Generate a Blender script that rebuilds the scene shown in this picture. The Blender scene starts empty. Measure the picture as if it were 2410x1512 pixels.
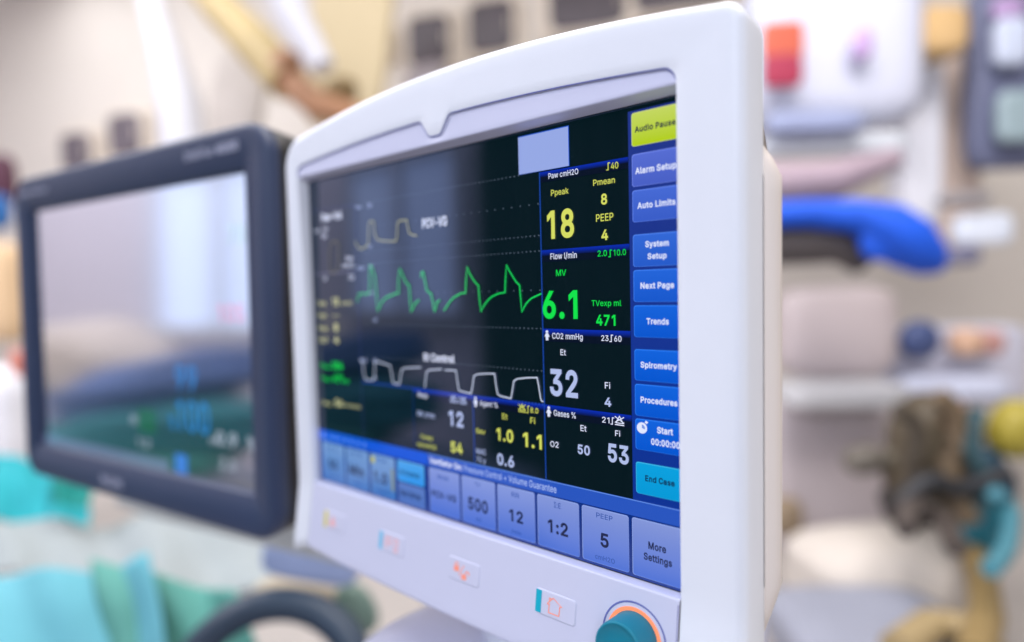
import bpy, bmesh, math, random
from mathutils import Vector, Matrix
from mathutils.geometry import delaunay_2d_cdt
random.seed(7)
sc = bpy.context.scene
# ------------------------------------------------------------------ camera, light, exposure
CAM_R = ((0.77374347, 0.01422605, -0.63333930),
         (0.63305633, -0.05473324, 0.77216835),
         (-0.02367981, -0.99839967, -0.05135538))      # world axes of the camera: right, down, forward (columns)
CAM_P = Vector((0.4078, -0.2585, 1.4 - 0.0860))
cam_data = bpy.data.cameras.new('camera')
cam = bpy.data.objects.new('camera', cam_data)
sc.collection.objects.link(cam)
sc.camera = cam
M = Matrix(((CAM_R[0][0], -CAM_R[0][1], -CAM_R[0][2], CAM_P.x),
            (CAM_R[1][0], -CAM_R[1][1], -CAM_R[1][2], CAM_P.y),
            (CAM_R[2][0], -CAM_R[2][1], -CAM_R[2][2], CAM_P.z),
            (0, 0, 0, 1)))
cam.matrix_world = M
cam_data.sensor_fit = 'HORIZONTAL'
cam_data.sensor_width = 36.0
cam_data.lens = 36.0 * 1500.0 / 2560.0
cam_data.clip_start = 0.02
cam_data.clip_end = 60
cam_data.dof.use_dof = True
cam_data.dof.focus_distance = 0.300
APERTURE = 0.0117                                       # diameter of the opening in metres
cam_data.dof.aperture_fstop = (cam_data.lens / 1000.0) / APERTURE
cam_data.dof.aperture_blades = 0

world = bpy.data.worlds.new('World')
sc.world = world
world.use_nodes = True
bg = world.node_tree.nodes['Background']
bg.inputs['Color'].default_value = (1.0, 0.96, 0.94, 1)
bg.inputs['Strength'].default_value = 0.42
sc.view_settings.view_transform = 'Standard'
sc.view_settings.look = 'None'
sc.view_settings.exposure = 0.0
sc.view_settings.gamma = 1.0
sc.view_settings.use_curve_mapping = False
sc.cycles.use_denoising = True
sc.cycles.use_adaptive_sampling = False
sc.cycles.max_bounces = 8
sc.cycles.sample_clamp_indirect = 6.0

def area_lamp(name, loc, target, sx, sy, power, color):
    d = bpy.data.lights.new(name, 'AREA')
    d.shape = 'RECTANGLE'; d.size = sx; d.size_y = sy; d.energy = power; d.color = color
    o = bpy.data.objects.new(name, d); sc.collection.objects.link(o)
    o.location = loc
    o.rotation_euler = (Vector(target) - Vector(loc)).to_track_quat('-Z', 'Y').to_euler()
    return o
area_lamp('front_key_lamp', (1.05, -2.0, 2.3), (0.05, 0.0, 1.25), 1.6, 1.4, 41, (0.76, 0.84, 1.0))  # unseen key lamp, hung low for frontal light, clear of the screen's mirror
area_lamp('ceiling_lamp_back', (-2.2, 1.2, 4.35), (-2.2, 2.2, 0.0), 9.0, 3.6, 268, (0.97, 0.98, 1.0))
area_lamp('front_wall_fill', (-3.6, -1.7, 4.3), (-3.6, -2.4, 0.0), 3.4, 1.2, 160, (0.95, 0.95, 1.0))  # added to brighten the front wall that the screens mirror
area_lamp('right_fill', (0.75, 0.75, 3.7), (0.7, 2.4, 1.2), 2.2, 1.2, 85, (1.0, 0.93, 0.88))  # added fill for the background right of the white monitor

# ------------------------------------------------------------------ helpers
def lin(c):
    r = []
    for v in c:
        v /= 255.0
        r.append(v / 12.92 if v <= 0.04045 else ((v + 0.055) / 1.055) ** 2.4)
    return (*r, 1.0)

def node_mat(name):
    m = bpy.data.materials.new(name); m.use_nodes = True
    nt = m.node_tree
    return m, nt, nt.nodes['Principled BSDF']

def plain(name, rgb, rough=0.5, var=0.06, scale=6.0, bump=0.0, bscale=400.0, spec=0.5, metal=0.0):
    """opaque surface with slight noise variation in colour and roughness (rgb = sRGB albedo)"""
    m, nt, p = node_mat(name)
    c = lin(rgb)
    tc = nt.nodes.new('ShaderNodeTexCoord')
    n = nt.nodes.new('ShaderNodeTexNoise'); n.inputs['Scale'].default_value = scale; n.inputs['Detail'].default_value = 4
    nt.links.new(tc.outputs['Object'], n.inputs['Vector'])
    r = nt.nodes.new('ShaderNodeValToRGB')
    r.color_ramp.elements[0].position = 0.3; r.color_ramp.elements[1].position = 0.7
    r.color_ramp.elements[0].color = tuple(v * (1 - var) for v in c[:3]) + (1,)
    r.color_ramp.elements[1].color = tuple(min(1, v * (1 + var)) for v in c[:3]) + (1,)
    nt.links.new(n.outputs['Fac'], r.inputs['Fac'])
    nt.links.new(r.outputs['Color'], p.inputs['Base Color'])
    p.inputs['Roughness'].default_value = rough
    p.inputs['Specular IOR Level'].default_value = spec
    p.inputs['Metallic'].default_value = metal
    if bump:
        n2 = nt.nodes.new('ShaderNodeTexNoise'); n2.inputs['Scale'].default_value = bscale; n2.inputs['Detail'].default_value = 3
        nt.links.new(tc.outputs['Object'], n2.inputs['Vector'])
        b = nt.nodes.new('ShaderNodeBump'); b.inputs['Strength'].default_value = bump; b.inputs['Distance'].default_value = 0.0004
        nt.links.new(n2.outputs['Fac'], b.inputs['Height'])
        nt.links.new(b.outputs['Normal'], p.inputs['Normal'])
    return m

SPEC_MAIN = 1.15
def lit(name, rgb, strength=1.0, spec=None, rough=0.06, rgb2=None, z0=0.0, z1=1.0):
    """pixels of a glass fronted display: they give off light, and the glass reflects the room.
       rgb2: a second display colour reached at object height z1 (a graphic gradient on the screen)"""
    m, nt, p = node_mat(name)
    p.inputs['Base Color'].default_value = (0.003, 0.004, 0.006, 1)
    p.inputs['Roughness'].default_value = rough
    p.inputs['Specular IOR Level'].default_value = SPEC_MAIN if spec is None else spec
    p.inputs['Specular Tint'].default_value = (0.54, 0.62, 1.0, 1)      # bluish anti-reflection coating
    p.inputs['Emission Strength'].default_value = strength
    p.inputs['Emission Color'].default_value = lin(rgb)
    if rgb2:
        tc = nt.nodes.new('ShaderNodeTexCoord'); sx = nt.nodes.new('ShaderNodeSeparateXYZ')
        mr = nt.nodes.new('ShaderNodeMapRange'); mx = nt.nodes.new('ShaderNodeMix'); mx.data_type = 'RGBA'
        nt.links.new(tc.outputs['Object'], sx.inputs[0]); nt.links.new(sx.outputs['Z'], mr.inputs['Value'])
        mr.inputs['From Min'].default_value = z0; mr.inputs['From Max'].default_value = z1
        nt.links.new(mr.outputs[0], mx.inputs[0])
        mx.inputs[6].default_value = lin(rgb); mx.inputs[7].default_value = lin(rgb2)
        nt.links.new(mx.outputs[2], p.inputs['Emission Color'])
    return m

class MB:
    """collects geometry in world coordinates; build() links it as ONE mesh object"""
    def __init__(s): s.v = []; s.f = []; s.m = []; s.smooth = []
    def add(s, verts, faces, mi=0, smooth=False):
        b = len(s.v); s.v += [tuple(v) for v in verts]
        for f in faces:
            s.f.append(tuple(i + b for i in f)); s.m.append(mi); s.smooth.append(smooth)
    def grid(s, rows, mi=0, smooth=True, close=False):
        n = len(rows[0]); verts = [v for r in rows for v in r]; faces = []
        for i in range(len(rows) - 1):
            for j in range(n if close else n - 1):
                k = (j + 1) % n
                faces.append((i * n + j, i * n + k, (i + 1) * n + k, (i + 1) * n + j))
        s.add(verts, faces, mi, smooth)
    def box(s, c, size, mi=0, yaw=0.0):
        x, y, z = (v / 2 for v in size); R_ = Matrix.Rotation(yaw, 3, 'Z'); c = Vector(c)
        vs = [c + R_ @ Vector((a * x, b * y, d * z)) for a in (-1, 1) for b in (-1, 1) for d in (-1, 1)]
        s.add(vs, [(0, 1, 3, 2), (4, 6, 7, 5), (0, 4, 5, 1), (2, 3, 7, 6), (0, 2, 6, 4), (1, 5, 7, 3)], mi)
    def rbox(s, c, size, p=5.0, mi=0, yaw=0.0, n=20, pitch=0.0, roll=0.0, lump=0.0, seed=0.0):
        """rounded box: a superellipsoid of exponent p"""
        R_ = Matrix.Rotation(yaw, 3, 'Z') @ Matrix.Rotation(roll, 3, 'Y') @ Matrix.Rotation(pitch, 3, 'X'); c = Vector(c)
        rows = []
        for i in range(n + 1):
            ph = math.pi * (i / n - 0.5); row = []
            for j in range(2 * n):
                th = math.pi * j / n
                d = Vector((math.cos(ph) * math.cos(th), math.cos(ph) * math.sin(th), math.sin(ph)))
                k = (abs(d.x) ** p + abs(d.y) ** p + abs(d.z) ** p) ** (-1 / p)
                if lump:
                    k *= 1 + lump * (math.sin(5 * d.x + seed) * math.sin(4 * d.y + 1.7 * seed) + 0.6 * math.sin(9 * d.z + 3 * d.x + seed))
                row.append(c + R_ @ Vector((d.x * k * size[0] / 2, d.y * k * size[1] / 2, d.z * k * size[2] / 2)))
            rows.append(row)
        s.grid(rows, mi, True, True)
    def tube(s, pts, rad, mi=0, n=14, caps=True):
        pts = [Vector(p) for p in pts]; rads = rad if isinstance(rad, (list, tuple)) else [rad] * len(pts)
        rows = []; up = Vector((0.13, 0.21, 0.97)).normalized()
        for i, p in enumerate(pts):
            t = (pts[min(i + 1, len(pts) - 1)] - pts[max(i - 1, 0)]).normalized()
            a = t.cross(up)
            if a.length < 1e-3: a = t.cross(Vector((1, 0, 0)))
            a.normalize(); b = t.cross(a)
            rows.append([p + (a * math.cos(2 * math.pi * j / n) + b * math.sin(2 * math.pi * j / n)) * rads[i] for j in range(n)])
        s.grid(rows, mi, True, True)
        if caps:
            s.add(rows[0], [tuple(range(n))], mi); s.add(rows[-1], [tuple(reversed(range(n)))], mi)
    def lathe(s, base, axis, xdir, prof, mi=0, n=48):
        """prof: (radius, height along axis)"""
        base, axis, xdir = Vector(base), Vector(axis).normalized(), Vector(xdir).normalized(); yd = axis.cross(xdir)
        rows = [[base + axis * h + (xdir * math.cos(2 * math.pi * j / n) + yd * math.sin(2 * math.pi * j / n)) * r for j in range(n)] for r, h in prof]
        s.grid(rows, mi, True, True)
    def build(s, name, mats, parent=None, origin=None):
        o0 = Vector(origin) if origin is not None else (Vector(parent['o']) if parent is not None else Vector((0, 0, 0)))
        me = bpy.data.meshes.new(name)
        me.from_pydata([tuple(Vector(v) - o0) for v in s.v], [], s.f)
        for m in (mats if isinstance(mats, (list, tuple)) else [mats]): me.materials.append(m)
        me.polygons.foreach_set('material_index', s.m); me.polygons.foreach_set('use_smooth', s.smooth)
        me.update()
        o = bpy.data.objects.new(name, me); sc.collection.objects.link(o)
        if parent is not None: o.parent = parent
        else: o.location = o0
        o['o'] = tuple(o0)
        return o

def fix_normals(o):
    bm = bmesh.new(); bm.from_mesh(o.data); bmesh.ops.remove_doubles(bm, verts=bm.verts, dist=2e-6); bmesh.ops.recalc_face_normals(bm, faces=bm.faces); bm.to_mesh(o.data); bm.free()
    return o

def thing(name, label, cat, loc, group=None):
    o = bpy.data.objects.new(name, None); sc.collection.objects.link(o)
    o.location = loc; o['o'] = tuple(loc); o['label'] = label; o['category'] = cat
    o.empty_display_size = 0.05
    if group: o['group'] = group
    return o
def tag(o, label, cat, group=None):
    o['label'] = label; o['category'] = cat
    if group: o['group'] = group
    return o
def structure(o): o['kind'] = 'structure'; return o

def ray(u, v):
    """direction through a point of the picture (2410 px wide), one metre deep"""
    c = ((u - 1205.0) / 1412.1, (v - 756.0) / 1412.1, 1.0)
    return Vector(tuple(sum(CAM_R[i][k] * c[k] for k in range(3)) for i in range(3)))
def at(u, v, depth): return CAM_P + ray(u, v) * depth
def px(n, depth): return n / 1412.1 * depth
def far(v):
    """how far back a thing at picture height v may stand before it meets the floor or the ceiling"""
    s = (v - 756.0) / 1412.1 + 0.051
    if s > 0: return max(1.0, min(1.9, 1.20 / s / 1.66))
    return max(1.0, min(1.9, 2.9 / -s / 1.9))

Z0 = 1.4
def W(x, y, z): return (x / 1000.0, y / 1000.0, Z0 + z / 1000.0)   # monitor millimetres -> world

# ------------------------------------------------------------------ what the screen says: text, x0, x1, baseline, capital height (mm from the screen corner), colour, bold
TEXT = {
    'audio': [('Audio Pause', 273.2, 293.4, -13.9, 2.81, 'dk', 1)],
    'alarm': [('Alarm Setup', 273.2, 293.6, -33.1, 2.95, 'wh', 1)],
    'auto': [('Auto Limits', 274.1, 293.0, -49.3, 2.84, 'wh', 1)],
    'system': [('System', 277.9, 289.6, -67.5, 2.84, 'wh', 1), ('Setup', 279.0, 288.5, -73.1, 2.72, 'wh', 1)],
    'next': [('Next Page', 275.2, 292.0, -86.8, 2.88, 'wh', 1)],
    'trends': [('Trends', 278.1, 289.2, -103.5, 2.88, 'wh', 1)],
    'spiro': [('Spirometry', 274.7, 293.0, -124.2, 2.86, 'wh', 1)],
    'proc': [('Procedures', 274.5, 293.0, -141.0, 2.94, 'wh', 1)],
    'start': [('Start', 282.8, 290.7, -154.7, 3.09, 'wh', 1), ('00:00:00', 279.7, 294.0, -160.6, 3.12, 'wh', 1)],
    'end': [('End Case', 276.4, 291.3, -178.7, 2.92, 'dk', 1)],
    'more': [('More', 277.6, 286.7, -211.5, 3.7, 'dk', 1), ('Settings', 275.1, 289.6, -217.3, 3.56, 'dk', 1)],
    'paw': [('Paw cmH2O', 223.2, 241.6, -28.5, 2.81, 'wh', 0), ('40', 260.3, 264.3, -28.9, 3.09, 'ye', 0), ('Ppeak', 224.6, 235.6, -37.5, 3.08, 'ye', 0), ('Pmean', 250.2, 262.3, -35.6, 2.98, 'ye', 0), ('8', 254.5, 257.9, -45.3, 5.24, 'ye', 1), ('PEEP', 251.5, 261.2, -53.3, 3.61, 'ye', 0), ('4', 254.4, 258.1, -62.6, 5.15, 'ye', 1), ('18', 221.7, 238.5, -59.8, 14.7, 'ye', 1)],
    'flow': [('Flow l/min', 223.4, 239.8, -70.4, 3.12, 'wh', 0), ('2.0', 252.1, 257.3, -70.4, 2.88, 'gr', 0), ('10.0', 261.0, 267.7, -70.5, 2.83, 'gr', 0), ('MV', 226.8, 233.1, -79.2, 3.24, 'gr', 0), ('6.1', 217.7, 239.7, -101.5, 14.71, 'gr', 1), ('TVexp ml', 248.1, 264.8, -94.9, 2.87, 'gr', 0), ('471', 250.6, 261.5, -104.6, 5.41, 'gr', 1)],
    'co2': [('CO2 mmHg', 223.5, 242.5, -112.1, 3.04, 'wh', 0), ('23', 253.4, 257.5, -112.2, 2.79, 'wh', 0), ('60', 260.7, 264.7, -112.3, 2.87, 'wh', 0), ('Et', 228.6, 232.0, -120.6, 3.08, 'wh', 0), ('32', 221.3, 239.0, -142.5, 14.36, 'pl', 1), ('Fi', 255.0, 258.0, -135.9, 3.19, 'wh', 0), ('4', 254.7, 258.5, -144.9, 4.61, 'pl', 1)],
    'gas': [('Gases %', 223.5, 237.4, -153.2, 3.15, 'wh', 0), ('21', 253.1, 257.3, -153.2, 2.9, 'wh', 0), ('Et', 240.2, 243.8, -159.2, 3.13, 'wh', 0), ('Fi', 260.4, 263.2, -159.1, 2.91, 'wh', 0), ('O2', 220.8, 226.2, -170.2, 3.08, 'wh', 0), ('50', 238.2, 245.6, -171.4, 5.05, 'pl', 1), ('53', 256.1, 267.7, -172.5, 9.29, 'pl', 1)],
    'agent': [('Agent %', 170.3, 184.2, -153.3, 3.03, 'wh', 0), ('8.0', 207.8, 213.2, -153.3, 2.91, 'ye', 0), ('Et', 187.4, 191.2, -159.2, 3.13, 'ye', 0), ('Fi', 207.6, 210.9, -159.3, 3.36, 'ye', 0), ('Sev', 166.6, 173.9, -170.1, 2.97, 'ye', 0), ('1.0', 182.8, 195.1, -172.1, 7.26, 'ye', 1), ('1.1', 202.2, 215.1, -172.9, 8.08, 'ye', 1), ('MAC', 166.5, 174.1, -182.4, 3.18, 'pl', 0), ('72 y', 166.5, 173.9, -187.3, 2.99, 'pl', 0), ('0.6', 182.8, 195.3, -186.3, 6.65, 'pl', 1)],
    'resp': [('Resp', 116.4, 125.4, -153.3, 3.11, 'wh', 0), ('RR /min', 115.4, 131.4, -165.8, 3.45, 'pl', 0), ('12', 144.0, 156.5, -168.4, 9.46, 'pl', 1), ('Compl', 118.0, 128.9, -180.2, 2.82, 'ye', 0), ('ml/cmH2O', 114.4, 132.0, -185.6, 2.63, 'ye', 0), ('54', 145.0, 155.0, -184.9, 6.8, 'ye', 1)],
    'ie': [('I:E', 222.4, 226.9, -203.1, 3.01, 'tb', 0), ('1:2', 218.1, 231.2, -217.5, 7.25, 'dk', 1)],
    'peep': [('PEEP', 248.8, 258.2, -202.6, 2.59, 'tb', 0), ('5', 251.0, 255.8, -217.2, 7.32, 'dk', 1), ('cmH2O', 247.7, 259.1, -224.2, 2.44, 'tb', 0)],
    'rr': [('RR', 192.9, 198.5, -203.2, 2.77, 'tb', 0), ('12', 190.9, 200.9, -217.5, 6.9, 'dk', 1), ('/min', 192.1, 199.3, -224.2, 2.05, 'tb', 0)],
    'tv': [('TV', 164.4, 168.8, -202.5, 2.53, 'tb', 0), ('500', 158.6, 174.5, -217.7, 7.71, 'dk', 1), ('ml', 164.7, 169.1, -223.7, 2.35, 'tb', 0)],
    'mode': [('Mode', 132.2, 142.2, -203.8, 2.88, 'tb', 0), ('PCV-VG', 126.6, 148.3, -216.3, 4.28, 'dk', 1)],
    'vent': [('Ventilator On:', 125.0, 153.9, -195.2, 3.63, 'wh', 1), ('Pressure Control + Volume Guarantee', 155.8, 224.0, -195.0, 3.06, 'wh', 0)],
    'o2': [('O2 %', 10.5, 24.3, -203.4, 2.97, 'tb', 0), ('50', 13.1, 23.9, -217.5, 6.81, 'dk', 1), ('FGF O2', 11.1, 26.1, -224.5, 2.74, 'tb', 0)],
    'min': [('Gas Flow', 39.7, 55.7, -202.5, 3.32, 'tb', 0), ('Min', 39.1, 56.1, -217.4, 7.4, 'dk', 1), ('l/min', 44.5, 52.6, -223.9, 2.61, 'tb', 0)],
    'sev': [('Et Sev', 70.0, 82.7, -202.7, 3.18, 'tb', 0), ('1.0', 67.8, 82.2, -217.8, 7.66, 'dk', 1), ('Target %', 70.6, 83.5, -224.4, 2.51, 'tb', 0)],
    'et': [('Et Control', 96.3, 115.3, -207.2, 3.06, 'dk', 1)],
    'gs': [('Gas Setup', 95.6, 115.9, -221.2, 3.19, 'dk', 1)],
    'stat': [('System', 12.2, 26.8, -194.3, 2.71, 'pl', 0)],
    'loop': [('Paw-Vol', 16.5, 41.4, -32.2, 5.95, 'wh', 1), ('ml', 7.5, 12.6, -39.8, 3.18, 'wh', 0), ('750', 16.9, 23.3, -39.7, 3.35, 'wh', 0), ('500', 15.6, 22.1, -44.4, 2.94, 'wh', 0), ('Paw', 44.6, 53.0, -62.1, 3.14, 'wh', 0), ('cmH2O', 39.5, 53.1, -67.0, 3.07, 'wh', 0), ('0', 16.2, 19.9, -75.6, 2.86, 'wh', 0), ('30', 47.1, 53.0, -75.9, 3.24, 'wh', 0)],
    'list': [('Ppeak', 7.5, 18.1, -94.1, 3.56, 'yl', 0), ('18', 25.9, 33.6, -94.4, 6.2, 'yl', 1), ('cmH2O', 37.1, 49.7, -93.9, 3.0, 'yl', 0), ('Pplat', 7.4, 17.1, -103.3, 3.46, 'yl', 0), ('---', 25.3, 33.7, -103.1, 3.69, 'yl', 1), ('Pmean', 6.5, 18.7, -112.9, 3.59, 'yl', 0), ('8', 26.8, 31.8, -113.0, 5.81, 'yl', 1), ('PEEP', 7.0, 18.0, -122.2, 3.81, 'yl', 0), ('4', 26.4, 32.1, -122.2, 5.51, 'yl', 1), ('TVinsp', 6.6, 19.5, -141.5, 3.51, 'gr', 0), ('504', 22.8, 35.3, -141.4, 5.68, 'gr', 1), ('TVexp', 7.3, 19.4, -151.0, 3.52, 'gr', 0), ('471', 23.1, 34.7, -150.9, 5.7, 'gr', 1), ('ml', 36.4, 42.5, -150.6, 3.06, 'gr', 0), ('Compl', 6.5, 19.1, -169.5, 3.32, 'yl', 0), ('54', 24.6, 33.9, -169.1, 5.61, 'yl', 1), ('ml/cmH2O', 36.2, 55.3, -167.9, 2.44, 'yl', 0)],
    'wave': [('Paw', 58.4, 64.9, -27.2, 2.45, 'pl', 0), ('30', 71.2, 76.2, -27.6, 2.69, 'pl', 0), ('0', 70.9, 74.3, -55.0, 2.23, 'pl', 0), ('Flow', 57.5, 65.6, -69.4, 2.79, 'pl', 0), ('60', 70.7, 75.1, -68.6, 2.44, 'pl', 0), ('0', 71.3, 74.4, -86.8, 2.16, 'pl', 0), ('-60', 71.8, 77.4, -105.3, 2.56, 'pl', 0), ('CO2', 56.6, 64.2, -134.2, 2.85, 'pl', 0), ('60', 71.5, 75.8, -133.4, 2.59, 'pl', 0), ('0', 71.1, 74.2, -145.4, 2.2, 'pl', 0), ('PCV-VG', 125.6, 147.5, -46.2, 6.02, 'wh', 1), ('Et Control', 123.1, 150.5, -129.5, 4.95, 'wh', 1)],
}
WAVES = {
    'paw': [[(56.3, -49.1), (58.2, -52.2), (60.1, -54.6), (62.4, -55.1), (68.1, -53.8), (70.6, -52.5), (72.1, -39.0), (73.5, -37.0), (76.6, -37.0), (77.6, -38.5), (78.0, -45.3), (79.8, -49.1), (82.3, -50.4), (90.4, -51.6), (98.4, -52.3), (100.6, -51.2), (101.9, -40.7), (104.1, -39.3), (111.1, -39.5), (111.8, -43.4), (113.0, -48.0), (115.4, -49.1), (120.4, -50.4)]],
    'flow': [[(56.2, -91.6), (57.2, -88.1), (58.7, -86.1), (64.6, -86.1), (70.4, -86.0), (71.5, -71.1), (72.1, -66.4), (73.6, -67.8), (76.8, -75.2), (77.5, -86.9), (78.6, -98.1), (79.7, -96.1), (82.2, -92.7), (85.4, -90.3), (89.2, -88.5), (94.4, -87.3), (98.8, -86.2), (100.7, -86.4), (101.1, -77.8), (102.7, -70.1), (104.5, -73.3), (108.4, -79.4), (111.4, -81.3), (112.0, -91.0), (112.6, -98.4), (114.2, -96.1), (116.3, -93.3), (120.5, -90.8)], [(123.0, -76.5), (123.5, -73.5), (125.0, -73.1), (126.1, -77.6), (127.8, -84.9), (129.4, -86.0), (131.6, -86.9), (133.3, -93.0), (134.1, -98.3), (135.7, -95.6), (136.5, -92.5), (139.5, -91.0)], [(142.6, -97.6), (145.8, -94.3), (148.4, -91.7), (152.1, -89.2), (155.2, -88.1), (157.9, -87.1), (161.3, -87.0), (162.0, -79.6), (163.2, -71.6), (165.0, -75.5), (167.2, -78.5), (169.4, -81.0), (171.8, -82.8), (172.4, -91.5), (173.3, -98.0), (174.6, -95.8), (176.2, -94.0), (179.0, -91.4), (181.8, -89.5), (184.6, -88.5), (187.3, -87.7), (191.8, -87.2), (192.5, -78.8), (193.5, -72.0), (195.2, -75.1), (197.5, -78.2), (199.9, -81.4), (202.4, -83.5), (202.9, -90.1), (203.6, -98.0), (205.0, -95.8), (206.5, -93.7), (208.6, -91.9), (210.5, -90.6), (213.5, -89.5), (217.1, -88.2)]],
    'co2': [[(57.3, -132.8), (60.2, -133.9), (60.6, -140.9), (61.6, -145.7), (64.4, -146.2), (70.7, -146.0), (72.3, -144.1), (73.4, -133.1), (77.7, -132.8), (82.3, -133.6), (89.4, -134.6), (90.7, -138.9), (92.1, -146.0), (95.0, -146.5), (98.2, -146.5), (99.5, -144.0), (101.3, -136.7), (105.0, -135.2), (112.7, -134.5), (120.4, -133.9)], [(123.3, -146.7), (124.3, -141.1), (125.4, -136.5), (128.1, -135.1), (134.0, -134.4), (139.4, -133.7)], [(141.9, -134.2), (146.6, -134.0), (151.5, -133.8), (152.3, -139.0), (153.5, -145.5), (154.9, -146.1), (159.4, -146.5), (163.5, -146.9), (164.8, -143.2), (166.2, -136.3), (169.1, -134.9), (175.9, -134.0), (182.5, -133.6), (183.4, -140.0), (184.5, -145.2), (186.4, -146.1), (190.7, -146.5), (194.3, -146.8), (195.5, -142.2), (196.7, -136.8), (199.3, -135.3), (205.9, -134.2), (213.0, -133.6), (213.9, -137.4), (215.1, -144.4), (215.6, -146.0), (216.9, -146.4)]],
    'loop': [[(25.1, -52.6), (26.6, -49.6), (29.0, -47.9), (32.6, -47.4), (35.2, -48.1), (36.0, -50.7), (35.8, -57.4), (35.2, -63.6), (33.9, -67.6), (31.1, -69.8), (27.5, -70.5), (24.9, -69.4), (23.8, -66.2), (24.1, -58.9), (25.1, -52.6)]],
}
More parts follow.
